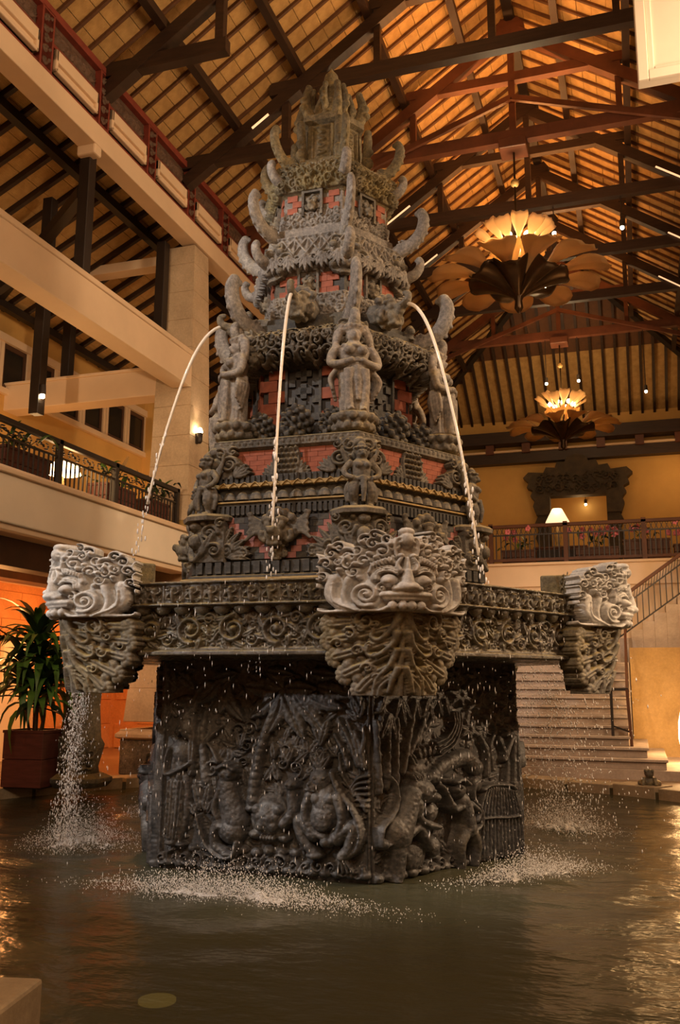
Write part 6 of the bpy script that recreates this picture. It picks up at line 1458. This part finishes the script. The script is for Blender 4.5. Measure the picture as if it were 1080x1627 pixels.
# ================================================================== gallery: railing, planters, lamp
XRL = -4.42
gr = thing('balcony_railing', 'dark wrought iron railing with scroll band along the left balcony', 'railing', (XRL, 0, GZ))
obj('handrail', MB().ab((-0.04, -8, 0.66), (0.04, 4.5, 0.74)), 'iron', gr, bevel=0.01); obj('upper_bar', MB().ab((-0.015, -8, 0.46), (0.015, 4.5, 0.49)), 'iron', gr); obj('lower_bar', MB().ab((-0.02, -8, 0.02), (0.02, 4.5, 0.06)), 'iron', gr)
balm = MB().ab((-0.010, -0.010, 0.04), (0.010, 0.010, 0.47)).mesh('baluster')
sr_ = Relief(0.38, 0.16, 0.012); sr_.curl(-0.09, 0.08, 0.065, 1.4, 0, 1, 0.014, 0.02); sr_.curl(0.09, 0.08, 0.065, 1.4, PI, 1, 0.014, 0.02); sr_.stroke([(-0.03, 0.08), (0.03, 0.08)], 0.014, h=0.02, curve=False); sr_.stroke([(-0.18, 0.01), (-0.18, 0.15)], 0.01, h=0.02, curve=False)
scr = sr_.mesh('rail_scroll', lambda U, V, H: (0.0 + H, U, 0.49 + V), cut=0.003, back=0.012)
for i in range(56): obj('baluster', balm, 'iron', gr, loc=(0, -1.5 + i * 0.108, 0))
for i in range(16): obj('rail_scroll', scr, 'iron', gr, loc=(0, -1.4 + i * 0.38, 0))
for y in (-0.6, 0.9, 2.4, 4.45): obj('newel', MB().ab((-0.04, y - 0.04, 0), (0.04, y + 0.04, 0.74)), 'iron', gr)
def blade(name, L, W, arch, n=6):
    V = []; 
    for i in range(n + 1):
        t = i / n; w_ = W * math.sin(PI * (0.12 + 0.88 * t) ** 0.8) if t < 1 else 0.002
        x = L * (t - 0.25 * arch * t * t); z_ = L * (0.75 * t - arch * t * t)
        V += [(x, -w_, z_ + 0.25 * w_), (x, 0, z_ - 0.15 * w_), (x, w_, z_ + 0.25 * w_)]
    Q = []
    for i in range(n):
        for j in range(2): Q.append((i * 3 + j, i * 3 + j + 1, i * 3 + j + 4, i * 3 + j + 3))
    V2 = [(x, y, z_ - 0.004) for x, y, z_ in V]; o_ = len(V); Q2 = [tuple(o_ + q for q in reversed(f)) for f in Q]
    return mesh_np(name, V + V2, Q + Q2)
blades = [blade('leaf', 0.62, 0.034, a) for a in (0.55, 0.8, 1.1)]; small_blades = [blade('leaf', 0.22, 0.03, a) for a in (0.5, 0.9)]
def planter_box(name, label, loc, d, rz=0, cat='planter', group=None, mat='planter_wood'):
    t = thing(name, label, cat, loc, rz, group)
    x, y, z_ = d[0] / 2, d[1] / 2, d[2]
    obj('box', MB().ab((-x, -y, 0.02), (x, y, z_ * 0.5 - 0.004)).ab((-x, -y, z_ * 0.5 + 0.004), (x, y, z_ - 0.04)).ab((-x + 0.02, -y + 0.02, z_ * 0.5 - 0.01), (x - 0.02, y - 0.02, z_ * 0.5 + 0.01)), mat, t, bevel=0.006)
    obj('rim', MB().ab((-x - 0.012, -y - 0.012, z_ - 0.04), (x + 0.012, -y + 0.03, z_)).ab((-x - 0.012, y - 0.03, z_ - 0.04), (x + 0.012, y + 0.012, z_)).ab((-x - 0.012, -y, z_ - 0.04), (-x + 0.03, y, z_)).ab((x - 0.03, -y, z_ - 0.04), (x + 0.012, y, z_)), mat, t)
    obj('soil', MB().ab((-x + 0.03, -y + 0.03, z_ - 0.05), (x - 0.03, y - 0.03, z_ - 0.02)), 'soil', t); obj('foot', MB().ab((-x + 0.03, -y + 0.03, 0), (x - 0.03, y - 0.03, 0.03)), 'iron', t)
    return t
flower_me = MB()
for k in range(5): a = 2 * PI * k / 5; flower_me.ball((0.028 * math.cos(a), 0, 0.028 * math.sin(a)), (0.024, 0.010, 0.024), 6, 4)
flower_me = flower_me.mesh('flower', True)
def bushy(name, label, loc, n, spread, hgt, flowers=0, seed=1, group=None):
    g = np.random.default_rng(seed); t = thing(name, label, 'plant', loc, group=group)
    st_ = MB()
    for k in range(4): a = g.random() * 6.3; st_.tube([(0, 0, 0), (0.3 * spread * math.cos(a), 0.3 * spread * math.sin(a), hgt * 0.5), (0.6 * spread * math.cos(a + 0.4), 0.6 * spread * math.sin(a + 0.4), hgt)], [0.012, 0.009, 0.004], 5)
    obj('stem', st_, 'plant_stem', t)
    for k in range(n):
        l = obj('leaf', small_blades[k % 2], 'leaf_dark' if k % 3 else 'leaf_green', t, loc=(g.normal() * spread * 0.35, g.normal() * spread * 0.35, hgt * g.random() * 0.8)); l.rotation_euler = (0, g.uniform(-0.6, 0.4), g.random() * 6.3); s_ = g.uniform(0.7, 1.5); l.scale = (s_, s_, s_)
    for k in range(flowers): obj('flower', flower_me, 'flower_pink', t, loc=(g.normal() * spread * 0.5, -0.05 + g.normal() * spread * 0.3, hgt * g.uniform(0.6, 1.15)), rz=g.uniform(-0.6, 0.6)).scale = (1.5, 1.5, 1.5)
    return t
for y, L, lab in ((0.35, 1.0, 'red brown planter box behind the balcony railing, left of the balcony lamp'), (2.75, 0.9, 'red brown planter box behind the balcony railing, right of the balcony lamp'), (4.0, 0.7, 'red brown planter box at the column end of the balcony')):
    planter_box('planter_box', lab, (-4.68, y, GZ), (0.34, L, 0.42), group='balcony planter boxes')
bushy('balcony_plant', 'low dark green plant in the balcony planter left of the lamp', (-4.68, 0.35, GZ + 0.4), 26, 0.5, 0.3, seed=3); bushy('balcony_plant', 'leafy plant in the planter right of the balcony lamp', (-4.68, 2.75, GZ + 0.4), 26, 0.4, 0.55, seed=4)
bushy('balcony_plant', 'taller dark plant at the column end of the balcony', (-4.68, 4.0, GZ + 0.4), 34, 0.45, 0.6, seed=5)
bl = thing('balcony_lamp', 'glowing table lamp behind the left balcony railing', 'lamp', (-4.75, 1.48, GZ))
obj('base', MB().lathe([(0.10, 0), (0.10, 0.02), (0.03, 0.05), (0.05, 0.16), (0.02, 0.26), (0.015, 0.34)], 14), 'gilt', bl, smooth=True); obj('shade', MB().lathe([(0.17, 0.36), (0.27, 0.38), (0.22, 0.50), (0.10, 0.58), (0.09, 0.575)], 20), 'lamp_glow', bl, smooth=True)
light('POINT', 'balcony_lamp_light', (-4.6, 1.48, GZ + 0.75), 14, WARM, size=0.1)

# ================================================================== far upper floor: planters, flowers, lamp, cabinet
tl = thing('table_lamp', 'table lamp with glowing cream shade in front of the carved doorway', 'lamp', (1.64, 13.0, GZ + 0.62))
obj('base', MB().lathe([(0.12, 0), (0.12, 0.03), (0.05, 0.08), (0.09, 0.25), (0.04, 0.42), (0.02, 0.62)], 16), 'gilt', tl, smooth=True); obj('shade', MB().lathe([(0.30, 0.62), (0.285, 0.66), (0.12, 0.98), (0.11, 0.98)], 24), 'shade_glow', tl, smooth=True)
light('POINT', 'table_lamp_light', (1.64, 12.9, GZ + 1.75), 18, WARM, size=0.12)
cb = thing('console_cabinet', 'dark low cabinet under the table lamp on the far upper floor', 'cabinet', (1.7, 13.0, GZ))
obj('body', MB().ab((-0.6, -0.2, 0.06), (0.6, 0.2, 0.58)), 'lacquer', cb, bevel=0.01); obj('top', MB().ab((-0.65, -0.24, 0.58), (0.65, 0.24, 0.62)), 'lacquer', cb)
for x in (-0.3, 0.3): obj('door', MB().ab((x - 0.27, -0.215, 0.1), (x + 0.27, -0.2, 0.54)), 'timber_dark', cb)
for x in (-0.55, 0.55): obj('foot', MB().ab((x - 0.03, -0.17, 0), (x + 0.03, 0.17, 0.06)), 'timber_dark', cb)
fxs = [(0.85, 0.75, 'brown planter box left of the table lamp behind the far railing', 10), (2.62, 0.95, 'brown planter box with pink orchids right of the table lamp', 26), (3.7, 1.0, 'long brown planter box between the orchids on the far railing', 6), (4.75, 0.95, 'brown planter box with pink orchids at the right picture edge', 26)]
for i, (x, L, lab, nf) in enumerate(fxs):
    planter_box('planter_box', lab, (x, 11.45, GZ), (L, 0.32, 0.36 if i != 2 else 0.5), group='planter boxes on the far floor', mat='lacquer')
    bushy('orchid_plant', ('leafy plant in the far planter left of the table lamp', 'pink orchids in the far planter right of the table lamp', 'sparse greenery in the long far planter', 'pink orchids in the far planter at the right edge')[i], (x, 11.45, GZ + 0.34), 18, 0.6, 0.45, nf // 2, seed=20 + i, group='plants on the far floor')

# ================================================================== plants, pedestals and lamps by the pool
pb_ = planter_box('tall_planter', 'square dark red wooden planter on the floor at the left', (-5.36, 2.07, FL + 0.04), (0.66, 0.66, 0.84), rz=rad(4))
dp = thing('dracaena', 'dracaena with long strappy green leaves in the red planter', 'plant', (-5.36, 2.07, FL + 0.84))
g = np.random.default_rng(12)
for k, (x, y, h_) in enumerate(((0.0, 0.0, 1.25), (0.12, 0.05, 0.85), (-0.12, 0.06, 1.5), (0.05, -0.1, 0.6), (-0.2, -0.05, 0.9))):
    obj('stem', MB().tube([(x * 0.5, y * 0.5, 0), (x, y, h_ * 0.5), (x * 1.3, y * 1.3, h_)], [0.022, 0.018, 0.014], 8), 'plant_stem', dp, smooth=True)
    for j in range(34):
        a = j * 2.4 + k; l = obj('leaf', blades[j % 3], 'leaf_green' if j % 4 else 'leaf_dark', dp, loc=(x * 1.3, y * 1.3, h_ - 0.30 * (j / 34) + 0.06)); l.rotation_euler = (0, -0.55 + 1.15 * (j / 34) + g.normal() * 0.1, a); s_ = g.uniform(1.15, 1.6); l.scale = (s_, 1.9, s_)
pd = thing('stone_pedestal', 'carved stone pedestal standing at the left pool edge behind the falling drops', 'pedestal', (-4.81, 2.45, 0.15))
obj('foot', MB().lathe([(0.42, 0.0), (0.50, 0.08), (0.50, 0.14), (0.36, 0.20)], 8, a0=PI / 8), 'stone_tower', pd, bevel=0.01); obj('shaft', MB().lathe([(0.30, 0.18), (0.28, 0.30), (0.33, 0.5), (0.36, 0.62), (0.30, 0.72), (0.26, 1.2), (0.28, 1.5), (0.36, 1.6), (0.38, 1.75)], 16), 'stone_corbel', pd, smooth=True)
rp = Relief(0.9, 0.5, 0.012); scrollwork(rp, -0.42, 0.42, 0.02, 0.48, 0.11, 0.05, seed=77)
obj('carving', rp.mesh('carving', lambda U, V, H: ((0.31 + H) * np.sin(U / 0.33), -(0.31 + H) * np.cos(U / 0.33), 0.24 + V), cut=0.006, back=0.03), 'stone_corbel', pd)
fl = thing('floor_lantern', 'bright white egg shaped floor lantern at the right picture edge', 'lamp', (4.32, 8.4, FL))
obj('base', MB().lathe([(0.26, 0), (0.26, 0.06), (0.16, 0.10), (0.16, 0.16)], 20), 'gilt', fl, smooth=True); obj('globe', MB().lathe([(0.14, 0.14), (0.24, 0.3), (0.30, 0.6), (0.29, 0.9), (0.22, 1.2), (0.10, 1.42), (0.02, 1.46)], 24), 'lamp_glow', fl, smooth=True)
light('POINT', 'floor_lantern_light', (4.1, 7.9, 1.1), 45, WARM, size=0.25)
fg = MB(); fg.ball((0, 0, 0.07), (0.13, 0.10, 0.09)); fg.ball((0, -0.06, 0.2), (0.075, 0.07, 0.07)); fg.ball((0, -0.1, 0.24), 0.03)
for e in (-1, 1): fg.ball((e * 0.12, -0.04, 0.05), (0.06, 0.08, 0.05)); fg.ball((e * 0.05, -0.1, 0.24), 0.03); fg.tube([(e * 0.08, -0.08, 0.14), (e * 0.1, -0.14, 0.02)], [0.03, 0.025], 7)
tag(obj('stone_frog', fuse('stone_frog', fg, 0.012, 1), 'stone_corbel', loc=(3.45, 5.55, FL + 0.03)), 'small stone frog squatting on the pool coping at the right', 'figurine')
cs = tag(obj('corner_stone', MB().box((0, 0, 0.12), (0.9, 0.55, 0.34), 0.0).mesh('corner_stone'), 'coping', loc=(0.10, -6.1, 0.0), rz=rad(12), bevel=0.02), 'pale stone block jutting into the pool at the lower left', 'stone')
# dark garden tree beyond the gallery opening
gt = thing('garden_tree', 'dark leafy tree in the night beyond the gallery opening', 'tree', (-7.4, 12.4, GZ))
obj('trunk', MB().tube([(0, 0, 0), (0.1, 0, 1.5), (0.0, 0.1, 3)], [0.12, 0.09, 0.05], 8), 'plant_stem', gt, smooth=True)
for k in range(150):
    l = obj('leaf', blades[k % 3], 'leaf_dark', gt, loc=(g.normal() * 0.8, g.normal() * 0.7, 1.2 + g.random() * 2.4)); l.rotation_euler = (0, g.uniform(-0.6, 0.6), g.random() * 6.3); l.scale = (1.2, 2.0, 1.2)
